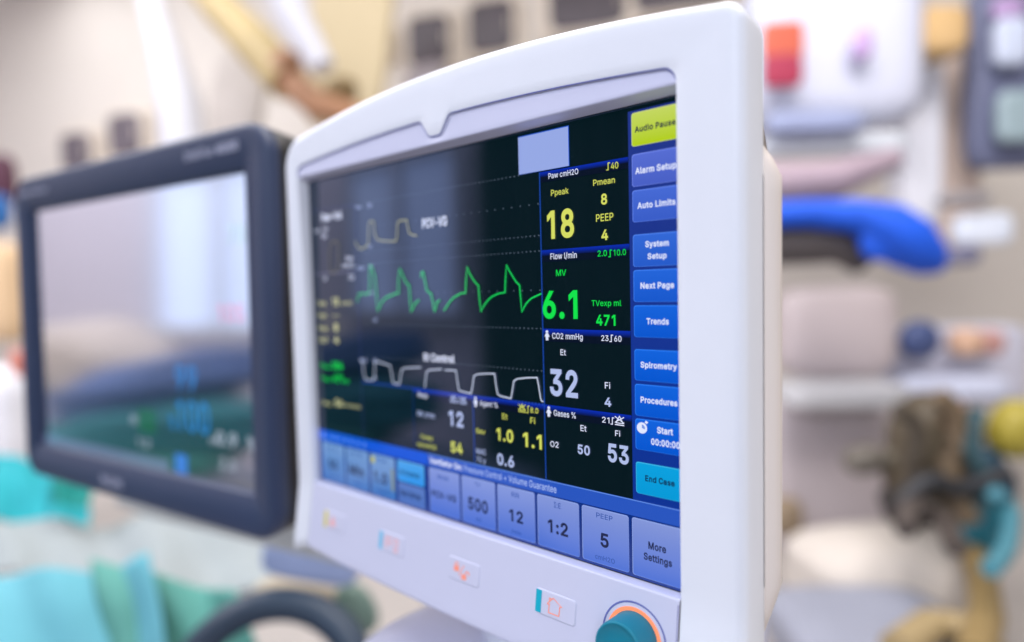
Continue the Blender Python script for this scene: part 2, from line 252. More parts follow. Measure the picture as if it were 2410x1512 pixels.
# letter outlines: advance width, closed contours (thousandths of the type size)
GLYPHS = {
    '%': [676,[[175,283,146,286,121,297,101,314,86,335,78,360,75,388,75,412,78,440,87,464,101,486,121,503,146,513,175,517,206,513,230,503,250,486,264,464,273,440,276,412,276,388,273,360,264,335,250,314,230,297,205,286],[175,327,198,332,212,346,221,365,223,388,223,412,221,435,213,454,198,468,175,473,153,468,138,454,130,435,127,412,127,388,130,365,138,346,153,332],[501,-10,471,-6,446,5,426,21,412,43,403,68,400,95,400,120,403,147,412,172,427,194,447,210,471,221,501,225,531,221,556,210,576,194,590,172,598,147,601,120,601,95,598,68,589,43,575,21,555,5,531,-6],[501,35,523,39,538,53,546,73,549,95,549,120,546,142,538,162,524,176,501,180,479,176,464,162,456,142,453,120,453,95,455,73,464,53,479,39],[132,0,482,509,540,509,191,0]]],
    '+': [453,[[198,34,198,364,255,364,255,34],[61,172,61,226,391,226,391,172]]],
    '-': [453,[[337,244,337,188,114,188,114,244]]],
    '.': [188,[[95,-4,78,-1,63,9,53,24,50,41,53,59,63,73,78,83,95,87,113,83,128,73,138,59,141,41,138,24,128,9,113,-1]]],
    '/': [249,[[235,533,71,-76,14,-76,178,533]]],
    '0': [453,[[227,-7,191,-3,158,7,130,24,105,48,85,77,69,113,57,155,50,202,48,254,50,306,57,353,69,395,85,431,106,461,130,484,159,502,191,512,227,516,262,512,295,502,323,484,348,461,368,431,384,395,396,353,403,306,405,254,403,202,396,155,384,113,368,77,348,48,323,24,295,7,263,-3],[227,50,261,56,290,74,306,92,320,116,330,144,338,176,342,213,344,254,342,295,338,332,330,365,320,393,306,416,290,435,261,453,227,460,192,453,163,435,147,416,134,393,123,365,115,332,111,295,109,254,111,213,115,176,123,144,134,116,147,92,163,74,192,56]]],
    '1': [430,[[276,509,276,0,212,0,212,448,209,448,86,358,86,427,198,509]]],
    '2': [453,[[64,0,64,47,234,229,261,257,282,282,299,305,311,327,318,348,320,371,317,397,308,419,293,436,273,449,250,457,224,460,196,457,172,447,153,433,139,413,130,390,127,362,66,362,68,391,75,418,86,442,111,473,143,496,168,507,196,513,225,516,254,513,281,507,306,497,337,474,361,445,376,411,381,372,378,345,371,318,357,290,336,259,317,235,294,209,267,180,153,60,153,57,389,57,389,0]]],
    '3': [453,[[218,-7,188,-5,159,1,133,10,98,30,70,57,52,91,44,132,109,132,115,107,126,87,144,71,165,59,191,52,219,50,248,53,275,61,297,74,315,93,325,116,329,145,326,172,316,196,299,217,275,234,242,244,201,248,157,248,157,299,288,448,288,452,70,452,70,509,372,509,372,461,211,278,211,289,247,290,279,286,308,276,333,262,354,244,371,222,383,198,391,173,393,145,390,116,383,90,370,66,354,45,333,27,309,12,281,2,251,-5]]],
    '4': [453,[[40,105,40,158,247,509,311,509,109,166,109,163,413,163,413,105],[282,0,282,121,282,146,282,318,343,318,343,0]]],
    '5': [453,[[221,-7,192,-5,165,1,140,11,108,32,83,60,66,93,60,130,122,130,127,108,138,89,154,73,173,60,196,52,221,50,250,53,276,64,298,82,314,104,324,131,328,162,324,193,314,221,297,244,275,262,248,273,218,277,192,275,167,268,145,258,128,246,67,253,96,509,366,509,366,452,151,452,134,301,136,301,155,315,178,325,203,331,229,334,263,330,294,321,321,306,345,285,364,260,379,231,388,199,391,163,388,132,381,102,369,76,352,52,332,32,309,15,282,3,253,-4]]],
    '6': [453,[[226,-7,196,-4,168,3,142,15,119,31,100,51,84,74,73,101,66,130,64,162,68,199,80,239,93,268,112,302,137,340,252,509,322,509,151,261,145,261,154,275,165,288,179,299,196,307,214,312,235,314,265,312,291,305,316,295,346,271,370,240,380,215,387,187,389,157,387,127,379,98,368,73,352,50,333,30,310,14,284,3,257,-4],[226,48,254,52,279,63,299,79,314,101,324,128,327,157,324,187,314,213,299,235,279,251,254,262,226,265,198,262,174,252,153,235,138,214,128,188,125,158,128,128,138,102,153,79,174,63,198,52]]],
    '7': [453,[[97,0,323,448,323,452,62,452,62,509,391,509,391,449,165,0]]],
    '8': [453,[[226,-7,193,-5,163,1,136,11,101,33,74,62,57,96,52,135,55,166,65,195,81,220,101,241,125,256,153,265,153,267,119,282,93,308,76,342,70,380,75,417,90,450,114,477,146,498,170,508,197,514,226,516,255,514,282,508,306,498,337,477,361,450,377,417,382,380,376,342,359,308,333,282,300,267,300,265,327,256,351,241,372,220,387,195,397,166,401,135,395,96,378,62,352,33,317,11,289,1,259,-5],[226,49,258,52,285,60,307,74,323,91,333,113,337,139,333,165,322,189,305,208,283,223,256,232,226,235,196,232,169,223,147,208,130,189,119,165,115,139,119,113,129,91,145,74,167,60,195,52],[226,290,252,292,274,300,293,313,307,330,316,351,319,376,316,399,308,420,294,437,275,449,252,457,226,460,200,457,177,449,159,437,145,420,136,399,133,376,136,351,145,330,159,313,178,300,201,292]]],
    '9': [453,[[226,516,256,513,285,506,310,494,333,478,352,458,368,434,380,408,387,378,389,347,385,309,373,270,359,240,340,207,315,168,200,0,130,0,301,248,307,248,299,234,287,221,273,210,257,202,238,196,218,195,188,197,161,203,137,214,106,237,83,269,72,294,66,321,64,352,66,382,73,411,85,436,101,459,120,479,143,494,168,506,196,513],[226,460,199,457,174,446,154,429,138,407,129,381,125,352,129,322,138,295,154,274,174,257,199,247,226,243,254,247,279,257,299,273,314,295,324,321,327,350,324,381,314,407,299,429,279,446,254,457]]],
    ':': [188,[[95,-4,78,-1,63,9,53,24,50,41,53,59,63,73,78,83,95,87,113,83,128,73,138,59,141,41,138,24,128,9,113,-1],[95,271,78,274,63,284,53,299,50,316,53,334,63,349,78,359,95,362,113,359,128,349,138,334,141,316,138,299,128,284,113,274]]],
    'A': [480,[[16,0,201,509,276,509,463,0,395,0,287,302,276,334,264,372,255,402,244,438,232,478,245,478,233,437,222,402,213,371,201,333,191,302,85,0],[110,142,110,199,370,199,370,142]]],
    'C': [510,[[267,-7,225,-3,186,7,150,25,119,49,92,79,70,115,53,157,44,203,40,254,44,305,53,352,70,393,92,429,119,459,150,484,186,501,225,512,267,516,305,513,340,504,373,490,402,471,427,447,448,418,463,385,473,348,408,348,401,373,389,395,375,413,357,428,337,440,315,449,292,454,267,456,237,453,209,445,184,432,161,414,141,391,125,364,113,332,106,295,103,254,106,213,113,177,125,145,141,117,161,94,184,76,210,63,237,56,267,53,292,55,315,60,337,69,357,81,375,96,389,114,401,136,408,160,473,160,463,124,448,91,428,62,402,38,373,19,341,5,305,-4]]],
    'E': [419,[[60,0,60,509,372,509,372,452,125,452,125,286,355,286,355,229,125,229,125,57,375,57,375,0]]],
    'F': [410,[[60,0,60,509,369,509,369,452,125,452,125,278,346,278,346,221,125,221,125,0]]],
    'G': [520,[[269,-7,225,-3,185,7,149,25,118,49,91,79,69,116,53,157,43,203,40,254,43,305,53,352,69,393,91,429,117,459,149,484,184,501,223,512,265,516,304,513,340,504,374,489,403,469,429,445,449,416,465,384,474,349,408,349,399,372,387,393,373,411,356,427,337,439,315,448,291,454,265,456,236,453,209,445,183,432,160,414,141,392,125,364,113,332,106,295,103,254,106,213,113,177,125,145,141,117,161,95,184,76,210,63,238,56,269,53,309,57,345,71,374,93,396,123,407,147,413,173,415,202,434,199,283,199,283,256,478,256,478,200,475,160,466,124,451,91,431,62,406,38,377,19,344,5,308,-4]]],
    'H': [517,[[60,0,60,509,125,509,125,289,392,289,392,509,457,509,457,0,392,0,392,232,125,232,125,0]]],
    'I': [300,[[31,0,31,57,118,57,118,452,31,452,31,509,269,509,269,452,183,452,183,57,269,57,269,0]]],
    'L': [393,[[60,0,60,509,125,509,125,57,361,57,361,0]]],
    'M': [628,[[60,0,60,509,152,509,277,187,287,159,299,123,311,84,322,49,307,49,318,83,330,121,342,158,352,187,476,509,568,509,568,0,504,0,504,291,504,327,505,369,506,413,507,457,513,457,505,433,498,409,482,363,467,322,456,291,342,0,286,0,170,291,159,321,145,361,129,408,112,457,119,457,120,416,121,372,122,328,122,291,122,0]]],
    'N': [523,[[60,0,60,509,136,509,343,183,352,169,363,151,375,130,388,107,401,82,414,55,405,54,402,81,401,108,400,134,399,157,399,195,399,509,463,509,463,0,387,0,202,290,177,331,164,354,148,381,108,452,119,454,122,384,124,328,125,291,125,0]]],
    'O': [533,[[267,-7,225,-3,186,7,150,25,119,49,92,79,70,115,53,157,44,203,40,254,44,305,53,352,70,393,92,429,119,459,150,484,186,501,225,512,267,516,309,512,348,501,384,484,415,459,442,429,464,393,480,352,490,305,493,254,490,203,480,157,464,115,442,79,415,49,384,25,348,7,309,-3],[267,53,296,55,324,63,349,76,372,94,392,116,408,144,420,176,428,213,430,254,428,295,420,332,408,365,392,392,372,415,349,433,324,446,296,453,267,456,237,453,210,445,184,433,161,415,142,392,125,364,113,332,106,295,103,254,106,213,113,176,125,144,142,117,161,94,184,76,210,63,237,55]]],
    'P': [445,[[60,0,60,509,235,509,272,506,305,499,332,487,356,471,375,452,390,430,400,404,407,377,409,348,407,318,400,291,390,265,375,243,356,223,332,207,305,195,272,188,235,186,109,186,109,242,233,242,269,246,297,256,318,272,333,294,342,319,344,348,342,376,333,402,318,423,297,439,268,449,232,452,125,452,125,0]]],
    'R': [449,[[60,0,60,509,236,509,273,506,305,500,333,489,367,465,390,433,401,408,407,381,409,352,407,323,401,296,390,271,367,240,333,217,305,206,273,200,236,198,96,198,96,255,234,255,269,258,298,267,319,281,334,300,342,324,345,352,342,380,334,405,319,425,298,440,269,449,233,452,125,452,125,0],[353,0,230,229,303,229,428,0]]],
    'S': [447,[[224,-9,188,-7,156,-1,128,9,102,23,81,40,64,60,51,83,42,109,38,137,104,137,110,110,123,88,142,71,166,59,194,52,224,49,257,52,286,60,311,74,329,92,341,114,346,139,342,161,332,179,316,193,296,205,272,214,245,222,184,239,145,253,112,269,86,289,67,313,56,341,52,372,58,413,75,448,92,468,113,484,138,498,165,508,195,514,227,516,259,514,289,508,316,498,351,476,377,449,394,415,401,378,337,378,326,412,302,437,280,449,254,456,225,459,194,456,167,448,145,435,129,418,118,398,115,376,119,352,131,334,148,319,169,308,191,300,212,293,264,279,287,272,312,264,336,252,359,238,379,220,395,198,405,171,408,139,403,99,386,64,370,43,349,25,323,11,294,0,261,-7]]],
    'T': [449,[[32,452,32,509,417,509,417,452,257,452,257,0,193,0,193,452]]],
    'V': [480,[[204,0,16,509,84,509,192,206,203,176,215,137,225,106,236,71,248,31,235,31,247,71,257,107,267,138,279,176,290,206,395,509,463,509,278,0]]],
    'X': [474,[[18,0,217,284,217,236,29,509,104,509,178,400,192,379,204,361,214,345,223,329,233,312,243,292,232,292,252,329,261,345,272,361,298,400,374,509,446,509,259,239,259,287,456,0,382,0,292,129,268,165,259,180,250,195,241,212,230,231,244,231,235,213,225,196,216,181,206,166,182,129,91,0]]],
    '_': [319,[[319,0,319,-56,0,-56,0,0]]],
    'a': [389,[[160,-9,126,-5,94,5,68,22,48,45,35,73,30,108,34,138,43,161,58,179,78,193,100,203,125,211,152,216,178,220,234,227,252,230,265,235,273,243,276,255,276,257,273,279,267,297,256,311,240,322,220,329,196,331,171,329,149,322,132,313,118,301,107,288,100,274,41,291,57,322,79,346,104,364,133,375,163,382,194,384,215,383,239,379,263,372,286,360,306,343,322,320,333,290,337,251,337,0,277,0,277,52,272,52,264,38,252,25,236,12,215,1,190,-6],[170,45,202,49,228,59,248,74,263,93,272,115,276,138,276,190,270,186,259,182,246,179,231,176,200,171,175,168,154,164,134,159,117,150,103,139,95,124,92,105,94,87,102,72,114,61,130,52,149,47]]],
    'b': [424,[[229,-8,198,-5,172,4,153,17,138,31,127,46,118,59,112,59,112,0,53,0,53,509,114,509,114,319,118,319,127,331,137,346,152,360,171,373,197,381,229,384,259,382,287,374,313,361,335,342,354,320,370,293,381,261,388,227,390,189,388,151,381,116,370,84,355,57,336,34,313,16,288,3,260,-6],[220,47,253,51,279,66,301,88,316,117,325,151,328,189,325,227,316,261,301,290,280,311,253,325,220,330,188,325,161,312,140,291,125,263,116,229,113,189,116,150,125,115,140,86,162,65,188,51]]],
    'c': [396,[[207,-8,174,-5,144,3,117,16,93,35,72,58,56,85,44,116,37,150,34,187,37,225,44,260,56,291,72,318,93,341,117,360,144,374,174,382,207,384,234,383,260,377,284,368,305,356,324,341,340,322,353,301,362,277,303,262,298,276,290,289,281,301,270,311,257,319,242,325,226,329,207,330,173,325,145,310,124,287,108,258,99,224,96,187,99,151,108,117,124,89,145,66,173,51,207,46,226,48,243,52,258,58,271,66,282,76,292,89,299,102,304,117,363,102,354,78,341,56,325,37,306,21,285,9,261,-1,235,-6]]],
    'd': [424,[[195,-8,165,-6,137,3,111,16,89,34,70,57,55,84,43,116,36,151,34,189,36,227,43,261,55,293,70,320,89,342,112,361,137,374,165,382,196,384,228,381,253,373,272,360,287,346,298,331,306,319,311,319,311,509,372,509,372,0,313,0,313,59,307,59,298,46,287,31,272,17,252,4,227,-5],[205,47,236,51,263,65,284,86,299,115,309,150,312,189,309,229,300,263,284,291,263,312,237,325,205,330,172,325,145,311,124,290,108,261,99,227,96,189,99,151,109,117,124,88,145,66,172,51]]],
    'e': [404,[[212,-8,177,-5,145,3,117,16,92,35,72,58,56,85,44,116,37,150,34,187,36,224,44,258,55,290,71,317,91,340,115,359,142,373,172,382,205,384,236,382,266,374,294,361,319,341,341,315,357,282,365,256,370,227,371,194,371,169,75,169,75,221,338,221,310,202,307,237,298,269,283,294,263,314,237,326,205,330,173,326,146,313,125,294,109,270,99,241,96,211,96,178,100,139,110,106,128,80,151,61,179,50,212,46,234,48,254,53,271,61,285,73,297,88,306,105,365,91,353,63,335,39,311,19,283,4,249,-5]]],
    'f': [254,[[228,379,228,327,6,327,6,379],[81,0,81,432,84,461,96,486,113,505,135,519,161,527,187,530,207,529,222,527,234,524,243,521,227,468,215,472,206,473,195,474,171,470,154,460,145,443,142,419,142,0]]],
    'g': [425,[[207,-151,168,-148,134,-140,105,-127,82,-110,64,-91,51,-69,101,-41,110,-53,122,-66,136,-78,154,-88,178,-95,207,-97,249,-92,282,-75,304,-47,311,-6,311,68,306,68,298,56,287,41,272,28,252,16,227,8,195,5,165,7,138,14,113,27,90,43,71,65,55,90,43,120,36,154,34,191,36,229,43,263,55,293,71,320,90,342,112,361,138,374,166,382,196,384,228,382,253,373,273,360,288,346,299,331,308,319,313,319,313,379,372,379,372,-9,370,-40,363,-67,350,-90,324,-117,291,-136,265,-144,237,-149],[205,59,237,63,264,75,285,95,300,121,309,154,312,193,309,231,300,264,285,291,264,312,237,325,205,330,172,325,145,312,124,290,109,262,99,229,96,193,99,155,109,123,124,96,145,76,172,63]]],
    'h': [410,[[114,227,114,0,53,0,53,509,114,509,114,287,102,287,116,319,132,344,152,362,187,379,227,384,264,380,295,369,321,349,341,321,350,298,355,271,357,240,357,0,296,0,296,235,290,275,273,304,246,323,210,329,184,326,161,317,141,303,126,283,117,257]]],
    'i': [167,[[53,0,53,379,114,379,114,0],[84,443,67,446,54,455,44,468,41,483,44,499,54,512,67,521,84,524,100,521,114,512,123,499,126,483,123,468,114,455,100,446]]],
    'j': [167,[[53,379,114,379,114,-30,111,-63,102,-90,86,-113,65,-129,37,-139,4,-143,-10,-143,-10,-87,2,-87,25,-83,40,-72,50,-54,53,-29],[83,443,67,446,53,455,44,468,41,483,44,499,53,512,67,521,83,524,100,521,114,512,123,499,126,483,123,468,114,455,100,446]]],
    'k': [381,[[110,137,110,212,121,212,284,379,360,379,184,199,177,199],[53,0,53,509,114,509,114,0],[294,0,148,186,191,229,372,0]]],
    'l': [189,[[139,-2,101,3,74,20,58,47,53,84,53,509,114,509,114,99,115,77,120,62,130,54,146,52,160,53,170,54,181,3,162,-1,151,-2]]],
    'm': [610,[[53,0,53,379,112,379,112,295,108,295,118,323,132,346,151,363,172,376,195,384,219,386,257,380,287,361,309,331,321,295,312,295,322,321,337,343,357,361,381,375,407,383,437,386,468,383,497,372,522,354,541,328,553,296,557,255,557,0,496,0,496,254,490,289,473,313,447,326,419,330,395,328,374,320,358,307,345,290,338,270,335,247,335,0,274,0,274,260,269,288,253,311,229,326,199,330,178,328,158,320,140,307,126,289,117,266,114,238,114,0]]],
    'n': [410,[[114,227,114,0,53,0,53,379,112,379,112,287,102,287,116,319,132,344,152,362,187,379,227,384,264,380,295,369,321,349,341,321,350,298,355,271,357,240,357,0,296,0,296,235,290,275,273,304,246,323,210,329,184,326,161,317,141,303,126,283,117,257]]],
    'o': [415,[[207,-8,174,-5,144,3,117,16,93,35,72,58,56,85,44,116,37,150,34,187,37,225,44,260,56,291,72,318,93,341,117,360,144,374,174,382,207,384,241,382,271,374,299,360,323,341,343,318,359,291,371,260,379,225,381,187,379,150,371,116,359,85,343,58,323,35,299,16,271,3,241,-5],[207,46,242,51,270,66,292,89,307,117,316,151,319,187,316,224,307,258,292,287,270,310,242,325,207,330,173,325,145,310,124,287,108,258,99,224,96,187,99,151,108,117,124,89,145,66,173,51]]],
    'p': [424,[[53,-143,53,379,112,379,112,319,118,319,126,331,137,346,152,360,171,373,197,381,229,384,259,382,287,374,313,361,335,342,354,320,370,293,381,261,388,227,390,189,388,151,381,116,370,84,355,57,336,34,313,16,288,3,260,-6,229,-8,198,-5,173,4,153,17,138,31,127,46,118,59,114,59,114,-143],[220,47,253,51,279,66,301,88,316,117,325,151,328,189,325,227,316,261,301,290,280,311,253,325,220,330,188,325,161,312,140,291,125,263,116,229,113,189,116,150,125,115,140,86,162,65,188,51]]],
    'q': [424,[[372,-143,311,-143,311,59,306,59,298,46,287,31,272,17,252,4,227,-5,195,-8,165,-6,137,3,111,16,89,34,70,57,55,84,43,116,36,151,34,189,36,227,43,261,55,293,70,320,89,342,112,361,137,374,165,382,196,384,228,381,253,373,272,360,287,346,298,331,307,319,313,319,313,379,372,379],[205,47,236,51,263,65,284,86,299,115,309,150,312,189,309,229,300,263,284,291,263,312,237,325,205,330,172,325,145,311,124,290,108,261,99,227,96,189,99,151,109,117,124,88,145,66,172,51]]],
    'r': [259,[[53,0,53,379,112,379,112,321,115,321,130,347,152,367,181,380,213,385,229,384,243,384,243,322,230,324,219,325,207,326,182,323,159,315,140,301,126,284,117,262,114,237,114,0]]],
    's': [365,[[182,-8,145,-5,112,3,84,18,62,38,45,63,36,94,94,107,105,79,124,60,150,49,181,45,217,50,244,62,262,81,268,103,265,121,254,136,237,147,212,155,149,170,118,180,92,192,72,208,53,237,47,274,51,305,65,332,87,354,115,370,149,381,187,384,223,381,254,372,279,358,299,339,314,316,324,290,268,277,258,298,243,316,219,328,187,333,156,329,131,317,114,299,109,277,112,258,124,243,144,232,172,223,229,209,261,200,287,187,306,171,325,142,331,107,326,75,312,47,290,24,260,6,223,-5]]],
    't': [227,[[204,379,204,327,6,327,6,379],[65,471,126,471,126,98,128,76,136,61,150,53,170,50,185,51,202,54,213,2,203,-1,192,-3,180,-4,168,-4,138,-1,113,7,92,21,72,52,65,93]]],
    'u': [410,[[182,-5,146,-1,115,11,89,31,69,59,60,82,54,109,53,139,53,379,114,379,114,144,119,105,137,75,164,56,200,50,226,53,249,62,268,77,283,97,293,122,296,153,296,379,357,379,357,0,298,0,298,92,307,92,294,60,277,35,257,17,222,0]]],
    'v': [389,[[163,0,17,379,84,379,165,155,177,121,187,87,196,53,206,21,184,21,194,53,203,87,213,121,224,155,305,379,371,379,226,0]]],
    'w': [567,[[138,0,23,379,87,379,133,214,143,177,154,137,161,107,168,75,175,41,165,41,172,74,179,105,186,135,192,163,199,189,206,214,252,379,316,379,362,214,368,189,375,163,382,136,388,106,395,75,402,41,391,41,399,75,406,106,413,135,420,163,427,189,434,214,480,379,545,379,429,0,368,0,319,172,305,225,297,252,291,280,277,338,291,338,277,280,263,225,255,198,248,172,199,0]]],
    'x': [379,[[21,0,171,218,171,171,29,379,100,379,147,306,164,279,179,253,193,229,207,206,175,206,190,229,202,253,216,279,233,306,282,379,352,379,209,169,209,214,358,0,287,0,231,85,214,112,200,136,187,159,173,182,205,182,191,159,178,136,165,112,148,85,91,0]]],
    'y': [389,[[47,-139,61,-86,71,-87,88,-90,104,-89,118,-84,130,-74,141,-58,151,-36,163,-1,17,379,84,379,165,155,177,121,187,87,196,53,206,21,184,21,193,53,202,87,212,121,224,155,305,379,371,379,204,-58,191,-85,177,-107,159,-124,139,-136,117,-143,91,-145,77,-145,65,-143,54,-141]]],
}

# ------------------------------------------------------------------ materials
white_plastic = plain('white_plastic', (232, 235, 243), 0.42, 0.012, 9, 0.10, 1400)
panel_plastic = plain('panel_plastic', (206, 208, 230), 0.45, 0.015, 9, 0.10, 1400)
visor_plastic = plain('visor_plastic', (200, 202, 226), 0.40, 0.015, 9, 0.08, 1400)
shell_plastic = plain('shell_plastic', (226, 214, 204), 0.5, 0.02, 7, 0.10, 1200)
dark_gasket = plain('dark_gasket', (18, 20, 28), 0.5)
knob_teal = plain('knob_teal', (0, 126, 150), 0.5, 0.04, 30, 0.15, 900)
groove_blue = plain('groove_blue', (104, 112, 178), 0.6)

# ------------------------------------------------------------------ lettering as flat meshes
_cache = {}
WEIGHT = {0: 0.007, 1: 0.026}
def outline_band(c, x0, w):
    """a mitred band of half width w along a closed contour, to thicken a letter"""
    p = [Vector((c[2 * i] / 1000.0, c[2 * i + 1] / 1000.0)) for i in range(len(c) // 2)]
    q = [p[i] for i in range(len(p)) if (p[i] - p[i - 1]).length > 0.006]
    n = len(q); A, B = [], []
    for i in range(n):
        a = (q[i] - q[i - 1]).normalized(); d = (q[(i + 1) % n] - q[i]).normalized()
        na = Vector((-a.y, a.x)); nd = Vector((-d.y, d.x)); m = na + nd
        m = m.normalized() if m.length > 1e-3 else na
        m *= w / max(0.6, m.dot(na)); A.append(q[i] + m); B.append(q[i] - m)
    vs = []; fs = []
    for i in range(n): vs += [(x0 + A[i].x, A[i].y, 1 + i % 7), (x0 + B[i].x, B[i].y, 1 + i % 7)]
    for i in range(n): k = (i + 1) % n; fs.append((2 * i, 2 * i + 1, 2 * k + 1, 2 * k))
    return vs, fs
_fill = {}
def winding(p, loops):
    n = 0
    for c in loops:
        for i in range(len(c)):
            a, d = c[i - 1], c[i]
            s = (d.x - a.x) * (p.y - a.y) - (p.x - a.x) * (d.y - a.y)
            if a.y <= p.y < d.y and s > 0: n += 1
            elif d.y <= p.y < a.y and s < 0: n -= 1
    return n
def glyph_fill(ch):
    if ch in _fill: return _fill[ch]
    C = [[Vector((c[2 * i] / 1000.0, c[2 * i + 1] / 1000.0)) for i in range(len(c) // 2)] for c in GLYPHS[ch][1]]
    pts = []; edges = []
    for l in C:
        k = len(pts); pts += l; edges += [(k + i, k + (i + 1) % len(l)) for i in range(len(l))]
    r = delaunay_2d_cdt(pts, edges, [], 0, 1e-6)
    keep = [tuple(f) for f in r[2] if winding((r[0][f[0]] + r[0][f[1]] + r[0][f[2]]) / 3, C)]
    _fill[ch] = [(r[0], keep)]
    return _fill[ch]
def glyphs(text, bold):
    """one flat filled outline mesh for a piece of lettering: (points, faces)"""
    key = (text, bold)
    if key in _cache: return _cache[key]
    x = 0.0; bands = []; vs = []; fs = []
    for ch in text:
        if ch == ' ': x += 0.20; continue
        adv, conts = GLYPHS[ch]
        for gv, gf in glyph_fill(ch):
            k = len(vs); vs += [(x + p.x, p.y, 0) for p in gv]; fs += [tuple(i + k for i in f) for f in gf]
        for c in conts: bands.append(outline_band(c, x, WEIGHT[bold]))
        x += adv / 1000.0 + WEIGHT[bold] * 1.4
    for bv, bf in bands:
        k = len(vs); vs += bv; fs += [tuple(i + k for i in f) for f in bf]
    _cache[key] = (vs, fs)
    return _cache[key]
CAPS = {k: (min(v[1] for v in glyphs('H', k)[0]), max(v[1] for v in glyphs('H', k)[0])) for k in (0, 1)}
def put_text(mb, text, x0, x1, zb, cap, place, mi, bold=0):
    """place(x, z) -> world point; x0..x1 width, zb baseline, cap = capital height"""
    vs, fs = glyphs(text, bold)
    a = min(v[0] for v in vs); b = max(v[0] for v in vs)
    mb.add([Vector(place(x0 + (x - a) / (b - a) * (x1 - x0), zb + (y - CAPS[bold][0]) * cap / (CAPS[bold][1] - CAPS[bold][0]))) + Vector((0, -3e-6 * e, 0)) for x, y, e in vs], fs, mi)

def rounded(x0, z0, x1, z1, r, k=5):
    pts = []
    for cx, cz, a0 in ((x1 - r, z1 - r, 0), (x0 + r, z1 - r, 90), (x0 + r, z0 + r, 180), (x1 - r, z0 + r, 270)):
        for i in range(k + 1):
            a = math.radians(a0 + 90 * i / k); pts.append((cx + r * math.cos(a), cz + r * math.sin(a)))
    return pts
def stroke(mb, pts, w, place, mi):
    """a line of width w through pts, mitred"""
    L, Rr = [], []
    n = len(pts); e = 0.0
    for i, p in enumerate(pts):
        d0 = Vector(pts[i]) - Vector(pts[i - 1]) if i else None
        d1 = Vector(pts[i + 1]) - Vector(pts[i]) if i < n - 1 else None
        d0 = d0 or d1; d1 = d1 or d0
        d0 = d0.normalized(); d1 = d1.normalized()
        t = (d0 + d1)
        t = t.normalized() if t.length > 1e-4 else d0
        nn = Vector((-t.y, t.x)); k = min(1.6, 1 / max(0.3, abs(nn.dot(Vector((-d0.y, d0.x))))))
        L.append((p[0] + nn.x * w / 2 * k, p[1] + nn.y * w / 2 * k)); Rr.append((p[0] - nn.x * w / 2 * k, p[1] - nn.y * w / 2 * k))
    vs = []; fs = []
    for i in range(n):
        vs.append(Vector(place(*L[i])) + Vector((0, -2e-6 * i, 0))); vs.append(Vector(place(*Rr[i])) + Vector((0, -2e-6 * i, 0)))
        if i: fs.append((2 * i - 2, 2 * i - 1, 2 * i + 1, 2 * i))
    mb.add(vs, fs, mi)
def flat(mb, pts, place, mi): mb.add([place(*p) for p in pts], [tuple(range(len(pts)))], mi)
def rect(x0, z0, x1, z1): return [(x0, z0), (x1, z0), (x1, z1), (x0, z1)]

# ================================================================== the ventilator monitor in front
mon = thing('patient_monitor', 'white framed ventilator monitor with a bright waveform screen and teal knob', 'monitor', W(150, 20, -300))

ZB = -277.0
def LZ(z): return 0.3 + z / 1000.0        # height of a screen line in the monitor's own coordinates
def zin(x):
    d = abs(x - 147.6); t = min(1, max(0, (d - 3.5) / 10.0)); b = 1 - t * t * (3 - 2 * t)
    return 16.2 - 3.5e-4 * (x - 147) ** 2 - 10.6 * b
def zout(x): return 43.8 - 5.28e-4 * (x - 155) ** 2
def fwd(z): return 0.15 * max(0.0, -229.0 - z) + (0.0 if z > -215 else 0.0)
NS, NC, NT = 36, 10, 150
def inner_path():
    P = [(0.0, ZB + (2.0 - ZB) * i / NS) for i in range(NS)]
    zc = zin(6.0)
    for i in range(NC):
        a = math.pi / 2 * i / NC; P.append((6.0 - 6.0 * math.cos(a), 2.0 + (zc - 2.0) * math.sin(a)))
    for i in range(NT + 1):
        x = 6.0 + 284.5 * i / NT; P.append((x, zin(x)))
    zc = zin(290.5)
    for i in range(1, NC + 1):
        a = math.pi / 2 * i / NC; P.append((290.5 + 6.8 * math.sin(a), 2.0 + (zc - 2.0) * math.cos(a)))
    def xr(z):
        t = min(1, max(0, (z + 95) / 101.0)); return 296.1 + 1.25 * t * t * (3 - 2 * t)
    P += [(xr(2.0 + (ZB - 2.0) * i / NS), 2.0 + (ZB - 2.0) * i / NS) for i in range(1, NS + 1)]
    return P
def outer_path(r):
    xl, xr, rl, rr_ = -17.0 + r, 326.5 - r, 23.0 - r, 10.0 - r
    P = [(xl, ZB - 4 + (8.0 - ZB + 4) * i / NS) for i in range(NS)]
    zc = zout(xl + rl) - r
    for i in range(NC):
        a = math.pi / 2 * i / NC; P.append((xl + rl - rl * math.cos(a), 8.0 + (zc - 8.0) * math.sin(a)))
    for i in range(NT + 1):
        x = xl + rl + (xr - xl - rl - rr_) * i / NT; P.append((x, zout(x) - r))
    zc = zout(xr - rr_) - r; z0 = zc - rr_
    for i in range(1, NC + 1):
        a = math.pi / 2 * i / NC; P.append((xr - rr_ + rr_ * math.sin(a), z0 + (zc - z0) * math.cos(a)))
    P += [(xr, z0 + (ZB - 4 - z0) * i / NS) for i in range(1, NS + 1)]
    return P
